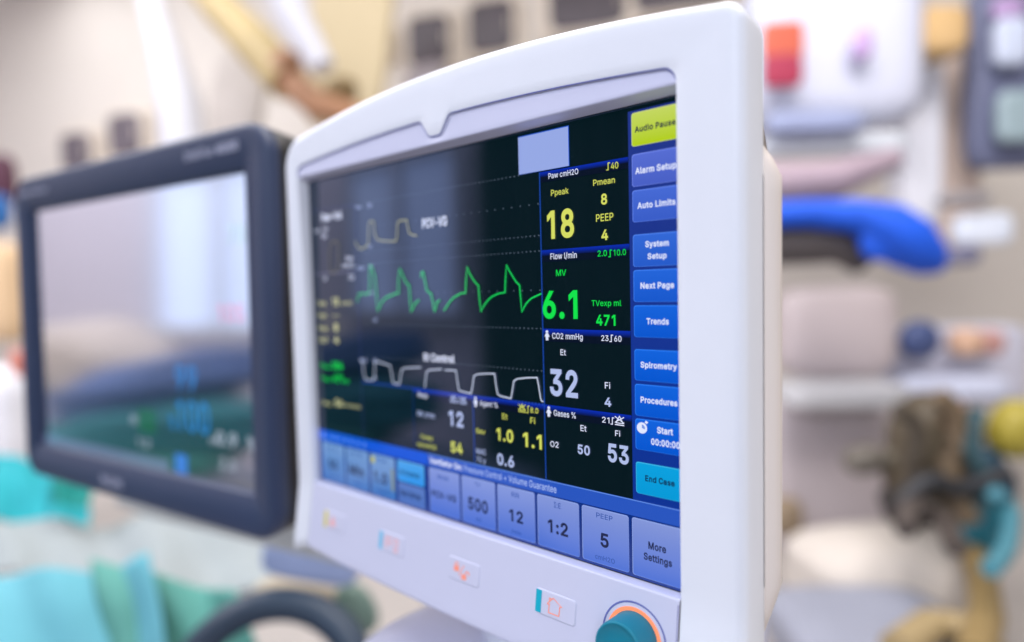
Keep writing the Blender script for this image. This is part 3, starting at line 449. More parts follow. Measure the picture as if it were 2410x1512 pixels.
def frame_rows():
    I = inner_path(); RR = 5.0
    O0 = outer_path(RR); arcs = [(RR * (1 - math.sin(a)), RR * (1 - math.cos(a))) for a in [math.pi / 2 * k / 6 for k in range(1, 7)]]
    rows = []
    def yi(i):
        x, z = I[i]; t = min(1, max(0, (z + 95) / 101.0)); return -6.5 - 2.8 * t * t * (3 - 2 * t)
    G = [fwd(z) for x, z in I]
    n = len(I)
    def out2(i, k):
        d = Vector(O0[i]) - Vector(I[i]); d.normalize(); return (I[i][0] + d.x * k, I[i][1] + d.y * k)
    rows.append([W(I[i][0], 2.0 - G[i], I[i][1]) for i in range(n)])
    rows.append([W(I[i][0], yi(i) + 0.9 - G[i], I[i][1]) for i in range(n)])
    rows.append([W(out2(i, .25)[0], yi(i) + 0.28 - G[i], out2(i, .25)[1]) for i in range(n)])
    rows.append([W(out2(i, .9)[0], yi(i) - G[i], out2(i, .9)[1]) for i in range(n)])
    for t in (0.25, 0.5, 0.75):
        rows.append([W(I[i][0] * (1 - t) + O0[i][0] * t, (yi(i)) * (1 - t) - 10.0 * t - G[i], I[i][1] * (1 - t) + O0[i][1] * t) for i in range(n)])
    rows.append([W(O0[i][0], -10.0 - G[i], O0[i][1]) for i in range(n)])
    for ins, dy in arcs:
        # ins: inset still left, dy: depth gained
        Oa = outer_path(ins); rows.append([W(Oa[i][0], -10.0 + dy - G[i], Oa[i][1]) for i in range(n)])
    Oa = outer_path(0.0); rows.append([W(Oa[i][0], 12.0, Oa[i][1]) for i in range(n)])
    Oa = outer_path(1.0); rows.append([W(Oa[i][0], 18.0, Oa[i][1]) for i in range(n)])
    return rows
mb = MB(); rows = frame_rows(); mb.grid(rows, 0, True)
for e in (0, -1):                                       # feet of the two stiles
    L = [r[e] for r in rows]; mb.add(L, [tuple(range(len(L)))], 0)
fo = fix_normals(mb.build('housing_frame', white_plastic, mon))

# rear shell, a little wider than the front frame
mb = MB()
prof = [(0.5, 17.0), (-3.0, 18.6), (-5.2, 21.5), (-4.6, 26.0), (0.5, 42.0), (8.0, 64.0), (20.0, 80.0), (44.0, 86.0)]
rows = []
for r, y in prof:
    P_ = outer_path(r)
    Q = []
    for x, z in P_:
        t = min(1.0, max(0.0, (z + 36) / 14.0)); s = 1 if x > 155 else -1
        pull = 9.0 * t + 0.32 * max(0.0, -224 - z)
        if abs(x - 155) > 120: x -= s * pull
        Q.append((x, z - 14.0 * min(1.0, max(0.0, z / 10.0))))
    P_ = Q
    rows.append([W(x, y, z) for x, z in P_])
mb.grid(rows, 0, True)
mb.add(rows[-1], [tuple(range(len(rows[-1])))], 0)
mb.add([r[0] for r in rows] + [r[-1] for r in rows][::-1], [tuple(range(2 * len(rows)))], 0)
fix_normals(mb.build('rear_shell', shell_plastic, mon))

# visor trim between the arched seam and the screen
mb = MB(); rows = []
xs = [-0.2 + 297.8 * i / 220 for i in range(221)]
for s in range(14):
    row = []
    for x in xs:
        zt = zin(min(290.5, max(6.0, x))) + 1.2; zb = 1.9
        if x < 6.0: zt = min(zt, 2.0 + (zin(6.0) - 2.0) * math.sqrt(max(0, 1 - ((6.0 - max(0, x)) / 6.0) ** 2)) + 1.2)
        if x > 290.5: zt = min(zt, 2.0 + (zin(290.5) - 2.0) * math.sqrt(max(0, 1 - ((x - 290.5) / 7.1) ** 2)) + 1.2)
        if s <= 6: t = s / 6.0; row.append(W(x, -7.7 - 1.2 * t, zt + (zb - zt) * t))
        elif s <= 12:
            a = math.pi / 2 * (s - 6) / 6.0; row.append(W(x, -8.9 + 1.0 * (1 - math.cos(a)), zb - 1.0 * math.sin(a)))
        else: row.append(W(x, 0.6, -0.75))
    rows.append(row)
mb.grid(rows, 0, True)
fix_normals(mb.build('visor_trim', visor_plastic, mon))

# lower control panel, leaning towards the viewer
T_ = Vector((0, -0.15, -1)).normalized(); N_ = Vector((0, -1, 0.15)).normalized(); P0_ = Vector((0, -6.5, -229.5))
def pan(x, t, h=0.0):
    q = P0_ + T_ * t + N_ * h; return W(x, q.y, q.z)
mb = MB(); rows = []
xs = [0.25 + 295.6 * i / 60 for i in range(61)]
def bot(x): return 48.0 + 4.4 * math.sqrt(max(0.0, 1 - ((x - 148) / 150.0) ** 2))
rows.append([W(x, 1.5, -228.55) for x in xs])
for k in range(6):
    a = math.pi / 2 * k / 5; rows.append([W(x, -5.2 - 1.3 * math.sin(a), -228.55 - 1.3 * (1 - math.cos(a))) for x in xs])
for k in range(1, 11): rows.append([pan(x, 0.4 + (bot(x) - 3.4) * k / 10) for x in xs])
for k in range(1, 7):
    a = math.pi / 2 * k / 6; rows.append([pan(x, bot(x) - 3.0 + 3.0 * math.sin(a), -3.0 * (1 - math.cos(a))) for x in xs])
rows.append([W(x, 30, -282 - (bot(x) - 48)) for x in xs])
mb.grid(rows, 0, True)
fix_normals(mb.build('lower_panel', panel_plastic, mon))

# ------------------------------------------------------------------ the display
def D(layer): return lambda x, z: W(x, -0.16 * layer, z)
scr_black = lit('display_black', (0, 17, 22))
scr_edge = lit('display_edge', (0, 2, 4), 0.3)
disp_mb = MB()
flat(disp_mb, rect(0, -228.5, 304.8, -0.0), lambda x, z: W(x, 0.0, z), 1)
flat(disp_mb, rect(0.9, -227.9, 304.4, -0.8), D(0.6), 0)
display = disp_mb.build('display', [scr_black, scr_edge], mon)

COL = {'wh': (226, 232, 255), 'pl': (176, 190, 232), 'ye': (214, 220, 98), 'yl': (206, 206, 150), 'gr': (16, 226, 74),
       'dk': (8, 20, 64), 'tb': (40, 78, 160)}
TXM = {k: lit('display_' + n, COL[k]) for k, n in (('wh', 'white_text'), ('pl', 'pale_text'), ('ye', 'yellow_text'), ('yl', 'dim_yellow_text'),
       ('gr', 'green_text'), ('dk', 'dark_text'), ('tb', 'blue_text'))}
ORDER = ['wh', 'pl', 'ye', 'yl', 'gr', 'dk', 'tb']
TX = [TXM[k] for k in ORDER]; TI = {k: i for i, k in enumerate(ORDER)}
def texts(mb, key, layer):
    for s, x0, x1, zb, cap, c, b in TEXT[key]: put_text(mb, s, x0, x1, zb, cap, D(layer), TI[c], b)

# backdrops of the display: side column, header bars, dividing lines, bottom bar
m_col = lit('display_column_blue', (10, 48, 146), rgb2=(34, 52, 134), z0=LZ(-150), z1=LZ(0))
m_bar = lit('display_bar_blue', (40, 84, 190))
m_bar2 = lit('display_bar_bright', (0, 82, 214))
m_line = lit('display_line_blue', (24, 70, 168))
m_dim = lit('display_line_dim', (12, 46, 110))
m_low = lit('display_gap_blue', (6, 44, 128))
mb = MB()
flat(mb, rect(269.5, -189.2, 304.0, -3.5), D(1), 0)
mb.build('side_column', [m_col], display)
mb = MB()
flat(mb, rect(0.9, -227.8, 123.0, -189.1), D(1), 0)
flat(mb, rect(0.9, -227.8, 123.0, -197.0), D(1.5), 1)
mb2 = MB()
flat(mb2, rect(123.3, -227.8, 304.0, -189.1), D(1), 0)
flat(mb2, rect(123.3, -227.8, 304.0, -197.2), D(1.5), 1)
flat(mb2, rect(123.3, -189.7, 304.0, -189.2), D(1.6), 2)
for s, x0, x1, zb, cap, c, b in TEXT['stat']: put_text(mb, s, x0 + 2, x1 + 3, zb, cap * .8, D(2), 2, 0)
for i in range(4):
    flat(mb, rect(34.0 + 7.5 * i, -194.6, 36.0 + 7.5 * i, -192.2), D(2), 2)
flat(mb, rect(5.8, -195.6, 8.2, -191.6), D(2), 2)
mb.build('gas_status_bar', [m_bar2, m_low, lit('display_icon_pale', (110, 160, 235))], display)
for s, x0, x1, zb, cap, c, b in TEXT['vent']: put_text(mb2, s, x0, x1, -195.2, 3.9, D(2), 3 if b else 4, b)
mb2.build('ventilator_status_bar', [m_bar, m_low, lit('display_bar_edge', (96, 138, 226)), TXM['wh'], lit('display_soft_text', (170, 190, 240))], display)

# touch buttons
def button(key, x0, x1, z0, z1, fill, fill2, edge, extra=None, rad=1.3):
    mb = MB()
    m = lit('button_fill_' + key, fill, rgb2=fill2, z0=LZ(z0), z1=LZ(z1))
    e = lit('button_edge_' + key, edge)
    flat(mb, rounded(x0, z0, x1, z1, rad), D(2.5), len(TX) + 1)
    flat(mb, rounded(x0 + .35, z0 + .15, x1 - .05, z1 - .45, rad * .9), D(3), len(TX))
    texts(mb, key, 4)
    mats = TX + [m, e]
    if extra: extra(mb, mats)
    o = mb.build('touch_button', mats, display)
    if key == 'audio': o['label'] = 'yellow green button reading Audio Pause'
    if key == 'end': o['label'] = 'cyan button reading End Case'
def blue(t):   # the column turns from violet blue to pure blue down the screen
    a, b = (72, 94, 196), (0, 84, 206); return tuple(int(p + (q - p) * t) for p, q in zip(a, b))
side = [('audio', -4.6, -20.1, (178, 206, 10), (196, 214, 96), (206, 218, 130)),]
for key, zt, zb in (('alarm', -23.7, -38.8), ('auto', -40.5, -55.4), ('system', -61.2, -76.4), ('next', -77.9, -93.0), ('trends', -94.6, -109.7),
                    ('spiro', -115.5, -130.5), ('proc', -132.2, -147.5), ('start', -148.9, -163.9)):
    t = min(1, max(0, (-zt - 24) / 75)); c = blue(t); c2 = tuple(min(255, v + 14) for v in c)
    side.append((key, zt, zb, c, c2, tuple(min(255, v + 44) for v in c)))
side.append(('end', -170.0, -185.4, (0, 152, 214), (4, 160, 222), (60, 184, 232)))
def clock_icon(mb, mats):
    mats.append(lit('clock_wedge', (120, 150, 226)))
    c = (275.0, -153.2); r = 2.7
    flat(mb, [(c[0] + r * math.cos(2 * math.pi * i / 24), c[1] + r * math.sin(2 * math.pi * i / 24)) for i in range(24)], D(4), TI['wh'])
    flat(mb, [c] + [(c[0] + 1.7 * math.cos(math.radians(-20 + 110 * i / 8)), c[1] + 1.7 * math.sin(math.radians(-20 + 110 * i / 8))) for i in range(9)], D(4.6), len(mats) - 1)
    flat(mb, [(276.4, -150.3), (277.4, -151.1), (278.3, -150.2), (277.2, -149.4)], D(4), TI['wh'])
for key, zt, zb, c, c2, e in side: button(key, 271.4, 300.6, zb, zt, c, c2, e, clock_icon if key == 'start' else None)
GREY = ((70, 108, 208), (132, 150, 216), (146, 168, 232))
for i, key in enumerate(('mode', 'tv', 'rr', 'ie', 'peep', 'more')):
    button(key, 124.3 + 29.0 * i - (0.4 * i / 5), 151.4 + 29.0 * i - (0.4 * i / 5), -226.5, -197.9, *GREY)
CY = ((44, 110, 188), (118, 156, 208), (104, 160, 220))
def yellow_mark(mb, mats):
    mats.append(lit('mark_yellow', (196, 196, 90))); mats.append(lit('mark_tan', (130, 142, 120)))
    flat(mb, rect(65.0, -204.4, 69.0, -200.0), D(4), len(mats) - 2); flat(mb, rect(86.6, -220.8, 89.2, -205.6), D(4), len(mats) - 1)
button('o2', 5.0, 33.0, -227.0, -198.0, *CY)
button('min', 35.2, 61.6, -227.0, -198.0, *CY)
button('sev', 64.2, 90.3, -227.0, -198.0, *CY, extra=yellow_mark)
button('et', 93.2, 119.6, -212.2, -198.0, (40, 146, 232), (70, 160, 232), (120, 186, 240))
button('gs', 93.4, 119.8, -226.8, -213.4, (70, 108, 186), (86, 120, 190), (110, 140, 204))

# reading panels with header bars
def header_mat(ztop, zbot, name):
    return lit('header_' + name, (2, 9, 32), rgb2=(6, 46, 190), z0=LZ(zbot + 0.5 * (ztop - zbot)), z1=LZ(ztop + 0.3))
def limit_sign(mb, x, z, mi, h=3.2, w=2.1):
    stroke(mb, [(x, z), (x + w * .5, z), (x + w * .5, z + h), (x + w, z + h)], .45, D(4), mi)
def bell_off(mb, x, z, w, h, mi):
    stroke(mb, [(x + .1 * w, z + .22 * h), (x + .5 * w, z + .95 * h), (x + .9 * w, z + .22 * h), (x + .1 * w, z + .221 * h)], .5, D(4), mi)
    stroke(mb, [(x, z + .02 * h), (x + w, z + .02 * h)], .5, D(4.2), mi)
    stroke(mb, [(x, z + .9 * h), (x + w, z + .25 * h)], .45, D(4.4), mi)
    stroke(mb, [(x, z + .25 * h), (x + w, z + .9 * h)], .45, D(4.6), mi)
def person(mb, x, z, w, h, mi):
    cx = x + w / 2
    flat(mb, [(cx + .26 * w * math.cos(a), z + .86 * h + .13 * h * math.sin(a)) for a in [2 * math.pi * i / 12 for i in range(12)]], D(4), mi)
    flat(mb, [(cx - .22 * w, z), (cx + .22 * w, z), (cx + .26 * w, z + .36 * h), (cx + .5 * w, z + .36 * h), (cx + .2 * w, z + .71 * h), (cx - .2 * w, z + .71 * h), (cx - .5 * w, z + .36 * h), (cx - .26 * w, z + .36 * h)], D(4), mi)
def reading(name, key, x0, x1, zt, zh, zb, dim=False, draw=None, edge=True):
    mb = MB(); n = len(TX)
    flat(mb, rect(x0, zh, x1, zt), D(2), n)
    flat(mb, rect(x0 - .25, zb, x0 + .35, zt), D(2.5), n + 1)
    texts(mb, key, 4)
    if draw: draw(mb)
    mb.build(name, TX + [header_mat(zt, zh, key), m_dim if dim else m_line], display)
reading('pressure_reading', 'paw', 217.2, 269.4, -24.4, -29.8, -65.2, draw=lambda m: limit_sign(m, 257.7, -28.9, TI['ye']))
reading('flow_reading', 'flow', 217.2, 269.4, -65.3, -71.6, -107.0, draw=lambda m: limit_sign(m, 258.1, -70.9, TI['gr']))
def dr(m): limit_sign(m, 258.0, -112.4, TI['wh']); person(m, 218.5, -113.1, 3.3, 5.4, TI['wh'])
reading('carbon_dioxide_reading', 'co2', 217.2, 269.4, -107.0, -113.8, -147.8, draw=dr)
def dr(m): limit_sign(m, 257.9, -153.4, TI['wh']); person(m, 218.6, -154.2, 3.3, 5.7, TI['wh']); bell_off(m, 260.4, -153.4, 5.1, 4.6, TI['wh'])
reading('gases_reading', 'gas', 217.2, 269.4, -147.9, -154.4, -189.0, draw=dr)
def dr(m): limit_sign(m, 205.0, -153.6, TI['ye'], 3.7, 2.3); person(m, 165.2, -154.4, 3.5, 6.0, TI['wh']); bell_off(m, 199.4, -153.6, 5.2, 4.6, TI['ye'])
reading('agent_reading', 'agent', 164.6, 217.0, -148.1, -154.4, -189.0, draw=dr)
def dr(m): bell_off(m, 145.6, -153.6, 5.9, 4.6, TI['pl']); limit_sign(m, 152.0, -153.5, TI['pl']); bell_off(m, 154.2, -153.8, 5.4, 4.6, TI['pl'])
reading('breath_rate_reading', 'resp', 111.2, 164.4, -148.2, -154.4, -189.0, dim=True, draw=dr)

# left column: pressure volume loop and list of values
mb = MB(); n = len(TX); texts(mb, 'loop', 4)
stroke(mb, [(17.6, -41.0), (17.5, -70.3)], .4, D(3), n); stroke(mb, [(4.4, -70.5), (54.5, -70.3)], .5, D(3.4), n)
stroke(mb, [(5.0, -23.0), (57.2, -24.2)], .35, D(3), n + 1); stroke(mb, [(57.3, -24.2), (57.3, -188.6)], .5, D(3.4), n + 1)
for seg in WAVES['loop']: stroke(mb, seg, .75, D(4.4), n + 2)
mb.build('loop_chart', TX + [lit('axis_pale', (128, 128, 160)), lit('column_line', (46, 56, 112)), lit('loop_olive', (112, 108, 74))], display)
mb = MB(); texts(mb, 'list', 4); mb.build('value_list', TX, display)

# waveforms and their dotted guides
for key, rgb, w, nm in (('paw', (182, 180, 126), .7, 'pressure_waveform'), ('flow', (24, 214, 92), .78, 'flow_waveform'), ('co2', (206, 216, 240), .7, 'carbon_dioxide_waveform')):
    mb = MB()
    for seg in WAVES[key]: stroke(mb, seg, w, D(5), 0)
    mb.build(nm, [lit('trace_' + key, rgb)], display)
dot_m = lit('dot_grey', (122, 138, 160))
for z, xa, xb, st in ((-24.0, 62.0, 203.0, 2.85), (-40.6, 62.0, 216.0, 6.05), (-57.3, 62.0, 216.0, 2.85), (-65.5, 62.0, 216.0, 2.85), (-86.4, 62.0, 216.0, 6.05), (-107.0, 62.0, 216.0, 2.85), (-129.8, 62.0, 216.0, 2.85)):
    mb = MB(); x = xb
    while x > xa:
        h = .34; flat(mb, [(x - h, z), (x, z - h), (x + h, z), (x, z + h)], D(3), 0); x -= st
    mb.build('guide_line', dot_m, display)
mb = MB()
x = 59.0
while x < 217: flat(mb, rect(x, -148.6, x + 1.3, -147.5), D(2.8), 0); x += 2.3
flat(mb, rect(57.4, -148.9, 111.0, -148.3), D(2.7), 1)
mb.build('zero_line', [lit('zero_blue', (28, 62, 170)), m_dim], display)
for s, x0, x1, zb, cap, c, b in TEXT['wave']:
    mb = MB(); put_text(mb, s, x0, x1, zb, cap, D(4.5), 0, b); mb.build('caption', TXM[c], display)
mb = MB(); flat(mb, rect(203.5, -23.7, 236.3, -3.4), D(3), 1); flat(mb, rect(203.5, -23.6, 235.9, -3.9), D(3.5), 0)
mb.build('message_block', [lit('message_lavender', (150, 168, 228)), lit('message_edge', (36, 88, 200))], display)

# ------------------------------------------------------------------ keys and knob on the lower panel
icon_pink = lit('icon_glow', (250, 156, 136), 1.0, 0.3, 0.4)
icon_soft = lit('icon_glow_soft', (234, 176, 182), 1.0, 0.3, 0.4)
def key_button(x, strip, draw, icon_m):
    mb = MB(); t0, t1 = 16.0, 29.2; w = 25.6
    loops = []
    for ins, h in ((-0.55, -0.05), (-0.5, 0.0), (-0.25, -0.35), (0.0, -0.4), (0.0, 0.0), (0.35, 0.35), (1.0, 0.42)):
        loops.append([pan(px_, t_, h + 0.02) for px_, t_ in rounded(x + ins, t0 + ins, x + w - ins, t1 - ins, max(.4, 2.2 - ins), 6)])
    mb.grid(loops, 0, True, True); mb.add(loops[-1], [tuple(range(len(loops[-1])))], 0)
    k = fix_normals(mb.build('key_button', panel_plastic, mon))
    if strip:
        mb = MB(); flat(mb, rect(x + .3, t0 + .8, x + 3.9, t1 - .8), lambda a, b: pan(a, b, 0.6), 0)
        vs = list(mb.v); mb.v += [Vector(v) - Vector((0, -1, .15)) * 0.0008 for v in vs]; 
        for i in range(4): mb.f.append((i, (i + 1) % 4, 4 + (i + 1) % 4, 4 + i)); mb.m.append(0); mb.smooth.append(False)
        fix_normals(mb.build('colour_strip', plain('strip_%d' % int(x), strip, 0.5), k))
    mb = MB(); draw(mb, lambda a, b: pan(x + a, t0 + b, 0.62)); mb.build('icon', icon_m, k)
def ic_home(m, p): stroke(m, [(8.0, 6.2), (11.4, 2.6), (17.2, 5.6), (15.9, 5.7), (15.6, 10.6), (9.0, 10.6), (9.2, 6.3), (7.8, 6.5)], .55, p, 0); stroke(m, [(9.0, 4.6), (9.1, 3.2), (10.0, 3.2), (10.0, 3.7)], .5, p, 0)
def ic_lock(m, p):
    flat(m, rounded(5.2, 4.6, 9.4, 7.8, .6), p, 0); stroke(m, [(6.0, 4.6), (6.1, 3.3), (7.3, 2.7), (8.5, 3.3), (8.6, 4.6)], .7, p, 0)
    stroke(m, [(9.6, 9.6), (13.2, 3.2)], .6, p, 0)
    flat(m, rounded(11.6, 8.2, 15.6, 11.2, .6), p, 0); stroke(m, [(14.8, 8.2), (14.9, 6.6), (16.2, 5.9), (17.6, 6.6), (17.7, 8.0)], .7, p, 0)
def ic_hose(m, p):
    stroke(m, [(6.0, 10.0), (6.2, 5.2), (8.0, 3.4), (14.2, 3.2)], .9, p, 0); stroke(m, [(8.2, 6.4), (13.4, 6.2)], 1.3, p, 0); stroke(m, [(9.2, 10.4), (9.3, 7.6)], .8, p, 0)
    stroke(m, [(16.2, 3.0), (19.4, 3.2), (19.2, 10.8), (16.4, 10.6), (16.3, 3.1)], .9, p, 0)
def ic_alarm(m, p):
    flat(m, [(6.6, 9.6), (10.4, 3.0), (11.2, 3.0), (14.6, 9.6)], p, 0); flat(m, rect(9.6, 10.0, 11.8, 11.2), p, 0)
key_button(19.3, (226, 210, 60), ic_alarm, icon_soft)
key_button(83.4, (120, 196, 232), ic_hose, icon_soft)
key_button(149.5, None, ic_lock, icon_pink)
key_button(215.9, (0, 172, 196), ic_home, icon_pink)
kc = Vector(pan(274.0, 23.3)); ax = Vector((0, -1, 0.15)).normalized(); xd = Vector((1, 0, 0))
mb = MB()
mb.lathe(kc, ax, xd, [(.0001, .004), (.0095, .0145), (.0105, .0158), (.0112, .0160), (.0117, .0154), (.0119, .0142), (.0122, .002), (.0124, .0003)][1:], 0)
mb.lathe(kc, ax, xd, [(.00001, .0136), (.004, .0137), (.0075, .0142), (.0098, .0152), (.0105, .0159)], 0)
knob = fix_normals(mb.build('selector_knob', knob_teal, mon))
mb = MB(); mb.lathe(kc, ax, xd, [(.01245, .00025), (.0128, .0005), (.0139, .0005), (.0143, .0002)], 0); mb.build('glow_ring', lit('ring_glow', (255, 152, 108), 1.1, 0.3, 0.4), knob)
mb = MB(); mb.lathe(kc, ax, xd, [(.0160, .0001), (.0162, .00018), (.0167, .00018), (.0169, .0001)], 0); mb.build('seam_ring', groove_blue, knob)
# seam between the panel and the right stile
mb = MB(); mb.grid([[pan(294.9, 1.5 + 48 * i / 12, 0.05) for i in range(13)], [pan(295.5, 1.5 + 48 * i / 12, 0.05) for i in range(13)]], 0, False); mb.build('panel_seam', plain('seam_grey', (150, 150, 188), .6), mon)
mb = MB()
for sgn in (1,):
    pts = inner_path()
    I2 = [(x, z) for x, z in pts if z > -2]
    seq = [W(x, -8.9 if z > 6 else -7.6 - 1.3 * max(0, (z + 2) / 8), z) for x, z in I2]
    mb.tube(seq, 0.00032, 0, 6)
mb.build('visor_seam', groove_blue, mon)

# ================================================================== the patient monitor at the left
YAW = math.radians(8.965)
LU = Vector((math.cos(YAW), math.sin(YAW), 0)); LV = Vector((0.017 * math.sin(YAW), -0.017 * math.cos(YAW), -1)).normalized()
LN = LV.cross(LU).normalized()                       # out of the screen
if LN.y > 0: LN = -LN
LP = Vector((-0.0992, 0.0063, 1.4228))
def L(u, v, h=0.0): return tuple(LP + LU * (u / 1000) + LV * (v / 1000) + LN * (h / 1000))
vit = thing('patient_monitor', 'dark grey framed vital signs monitor with a washed out reflecting screen', 'monitor', L(-200, 330, -40))
bezel = plain('bezel_slate', (48, 60, 88), 0.42, 0.03, 8, 0.1, 1200, spec=0.35)
rear_dark = plain('rear_black', (22, 22, 26), 0.5)
def rr(u0, v0, u1, v1, r, k=8):
    pts = []
    for cx, cv, a0 in ((u1 - r, v0 + r, -90), (u1 - r, v1 - r, 0), (u0 + r, v1 - r, 90), (u0 + r, v0 + r, 180)):
        for i in range(k + 1):
            a = math.radians(a0 + 90 * i / k); pts.append((cx + r * math.cos(a), cv + r * math.sin(a)))
    return pts
mb = MB()
U0, V0, U1, V1 = -440, -40, 32, 322
rows = []
for (a, r, h) in ((None, 1.5, -4.0), (None, 1.5, 4.5), (None, 2.2, 5.5)):
    g = 0 if h < 5 else .8; rows.append([L(u, v, h) for u, v in rr(-408 - g, 0 - g, 0 + g, 283.5 + g, r)])
for ins, h in ((7, 7.5), (4, 7.2), (1.8, 6.0), (.5, 3.6), (0, 0)):
    rows.append([L(u, v, h) for u, v in rr(U0 + ins, V0 + ins, U1 - ins, V1 - ins, 30 - ins)])
rows.append([L(u, v, -6) for u, v in rr(U0, V0, U1, V1, 30)])
rows.append([L(u, v, -8) for u, v in rr(U0 + 3, V0 + 3, U1 - 3, V1 - 3, 27)])
mb.grid(rows, 0, True, True)
fix_normals(mb.build('bezel', bezel, vit))
mb = MB(); rows = []
for ins, h in ((2, -7.5), (1, -12), (3, -40), (30, -70), (60, -78)):
    rows.append([L(u, v, h) for u, v in rr(U0 + ins, V0 + ins, U1 - ins, V1 - ins, 28)])
mb.grid(rows, 0, True, True); mb.add(rows[-1], [tuple(range(len(rows[-1])))], 0)
fix_normals(mb.build('rear_shell', rear_dark, vit))
# screen: strongly reflecting glass over a dark picture
def mirror_glass(name, rgb, k=0.66):
    m, nt, p = node_mat(name)
    out = nt.nodes['Material Output']
    p.inputs['Base Color'].default_value = (0.01, 0.012, 0.016, 1); p.inputs['Roughness'].default_value = 0.3
    p.inputs['Specular IOR Level'].default_value = 0.2
    p.inputs['Emission Color'].default_value = lin(rgb); p.inputs['Emission Strength'].default_value = 1.0
    g = nt.nodes.new('ShaderNodeBsdfGlossy'); g.inputs['Roughness'].default_value = 0.10
    g.inputs['Color'].default_value = (0.92, 0.93, 1.0, 1)
    fr = nt.nodes.new('ShaderNodeLayerWeight'); fr.inputs['Blend'].default_value = 0.5
    mr = nt.nodes.new('ShaderNodeMapRange'); mr.inputs['To Min'].default_value = k * .55; mr.inputs['To Max'].default_value = min(1, k * 1.35)
    nt.links.new(fr.outputs['Facing'], mr.inputs['Value'])
    mx = nt.nodes.new('ShaderNodeMixShader')
    nt.links.new(mr.outputs[0], mx.inputs[0]); nt.links.new(p.outputs[0], mx.inputs[1]); nt.links.new(g.outputs[0], mx.inputs[2])
    nt.links.new(mx.outputs[0], out.inputs['Surface'])
    return m
g_dark = mirror_glass('vital_screen_dark', (6, 14, 24))
mb = MB(); mb.add([L(u, v, 0) for u, v in ((-408, 0), (-408, 283.5), (0, 283.5), (0, 0))], [(0, 1, 2, 3)], 0)
vdisp = mb.build('display', g_dark, vit)
def LD(layer): return lambda u, v: L(u, -v, 0.16 * layer)     # (u, up)
def vtext(name, items, rgb, k=0.35, extra=None):
    mb = MB()
    for s, u0, u1, vb, cap, b in items: put_text(mb, s, u0, u1, vb, cap, LD(2), 0, b)
    if extra: extra(mb)
    mb.build(name, mirror_glass('vital_' + name, rgb, k), vdisp)
vtext('saturation_reading', [('99', -122, -88, -198, 24, 0), ('100', -122, -70, -238, 30, 0), ('%', -136, -126, -238, 14, 0)], (40, 140, 220), 0.25)
vtext('pulse_reading', [('78', -34, -10, -62, 17, 1)], (150, 190, 170), .5)
vtext('pressure_reading', [('105', -52, -14, -132, 17, 1)], (220, 120, 160), .45)
vtext('alarm_reading', [('80', -190, -166, -243, 14, 1)], (4, 96, 44), .35, lambda m: flat(m, rect(-192, -247, -160, -222), LD(1), 0))
for it in (('Fi', -206, -196, -240, 9, 1), ('0.9', -60, -30, -246, 13, 1), ('%', -14, -4, -246, 12, 1), ('et', -70, -60, -246, 7, 0), ('2.0', -56, -32, -268, 11, 0), ('12', -196, -172, -262, 8, 0)):
    vtext('gas_reading', [it], (190, 200, 216), .4)
mb = MB(); flat(mb, rect(-404, -281, -140, -271), LD(1), 0); flat(mb, rect(-128, -281, -108, -262), LD(1), 1)
mb.build('status_bar', [mirror_glass('vital_bar', (120, 130, 170), .4), mirror_glass('vital_bar_key', (60, 130, 230), .2)], vdisp)
letter_m = plain('bezel_lettering', (178, 182, 206), 0.5)
mb = MB()
def LB(u, v): return L(u, -v, 7.9)
put_text(mb, 'IntelliVue', -82, -40, 17.0, 8.5, LB, 0, 0); put_text(mb, 'MX800', -34, -4, 17.0, 8.5, LB, 0, 1); mb.build('lettering', letter_m, vit)
mb = MB(); put_text(mb, 'Patient Monitor', -420, -350, 17.0, 6, LB, 0, 0); mb.build('lettering', letter_m, vit)
mb = MB(); put_text(mb, 'PHILIPS', -256, -214, -309, 9.5, LB, 0, 1); mb.build('lettering', letter_m, vit)

# ================================================================== the room behind
wall_m = plain('wall_cream', (224, 217, 209), 0.8, 0.02, 1.2)
ceil_m = plain('ceiling_white', (228, 226, 222), 0.85, 0.01, 1)
floor_m = plain('floor_beige', (176, 170, 166), 0.5, 0.05, 2)
WN = Vector((0.43, -0.903, 0)).normalized(); WO = Vector((-2.8, 3.7, 0)); WU = Vector((0.903, 0.43, 0)).normalized()
def on_wall(u, v, off=0.0):
    d = ray(u, v); k = ((WO + WN * off - CAM_P).dot(WN)) / d.dot(WN); return CAM_P + d * k, k
mb = MB(); c = WO + WU * -0.5 - WN * 0.06 + Vector((0, 0, 2.2))
mb.box(c, (17.0, 0.1, 4.5), 0, math.atan2(WU.y, WU.x)); structure(mb.build('wall_back', wall_m))
mb = MB(); mb.box((-2.5, 0.8, -0.05), (18, 12, 0.1)); structure(mb.build('floor', floor_m))
mb = MB(); mb.box((-2.5, 0.8, 4.5), (18, 7.6, 0.1)); structure(mb.build('ceiling', ceil_m))
mb = MB(); mb.box((-3.5, -2.75, 2.2), (16.5, 0.1, 4.5)); structure(mb.build('wall_front', plain('wall_pink_white', (220, 214, 226), .8, .02, 1.2)))

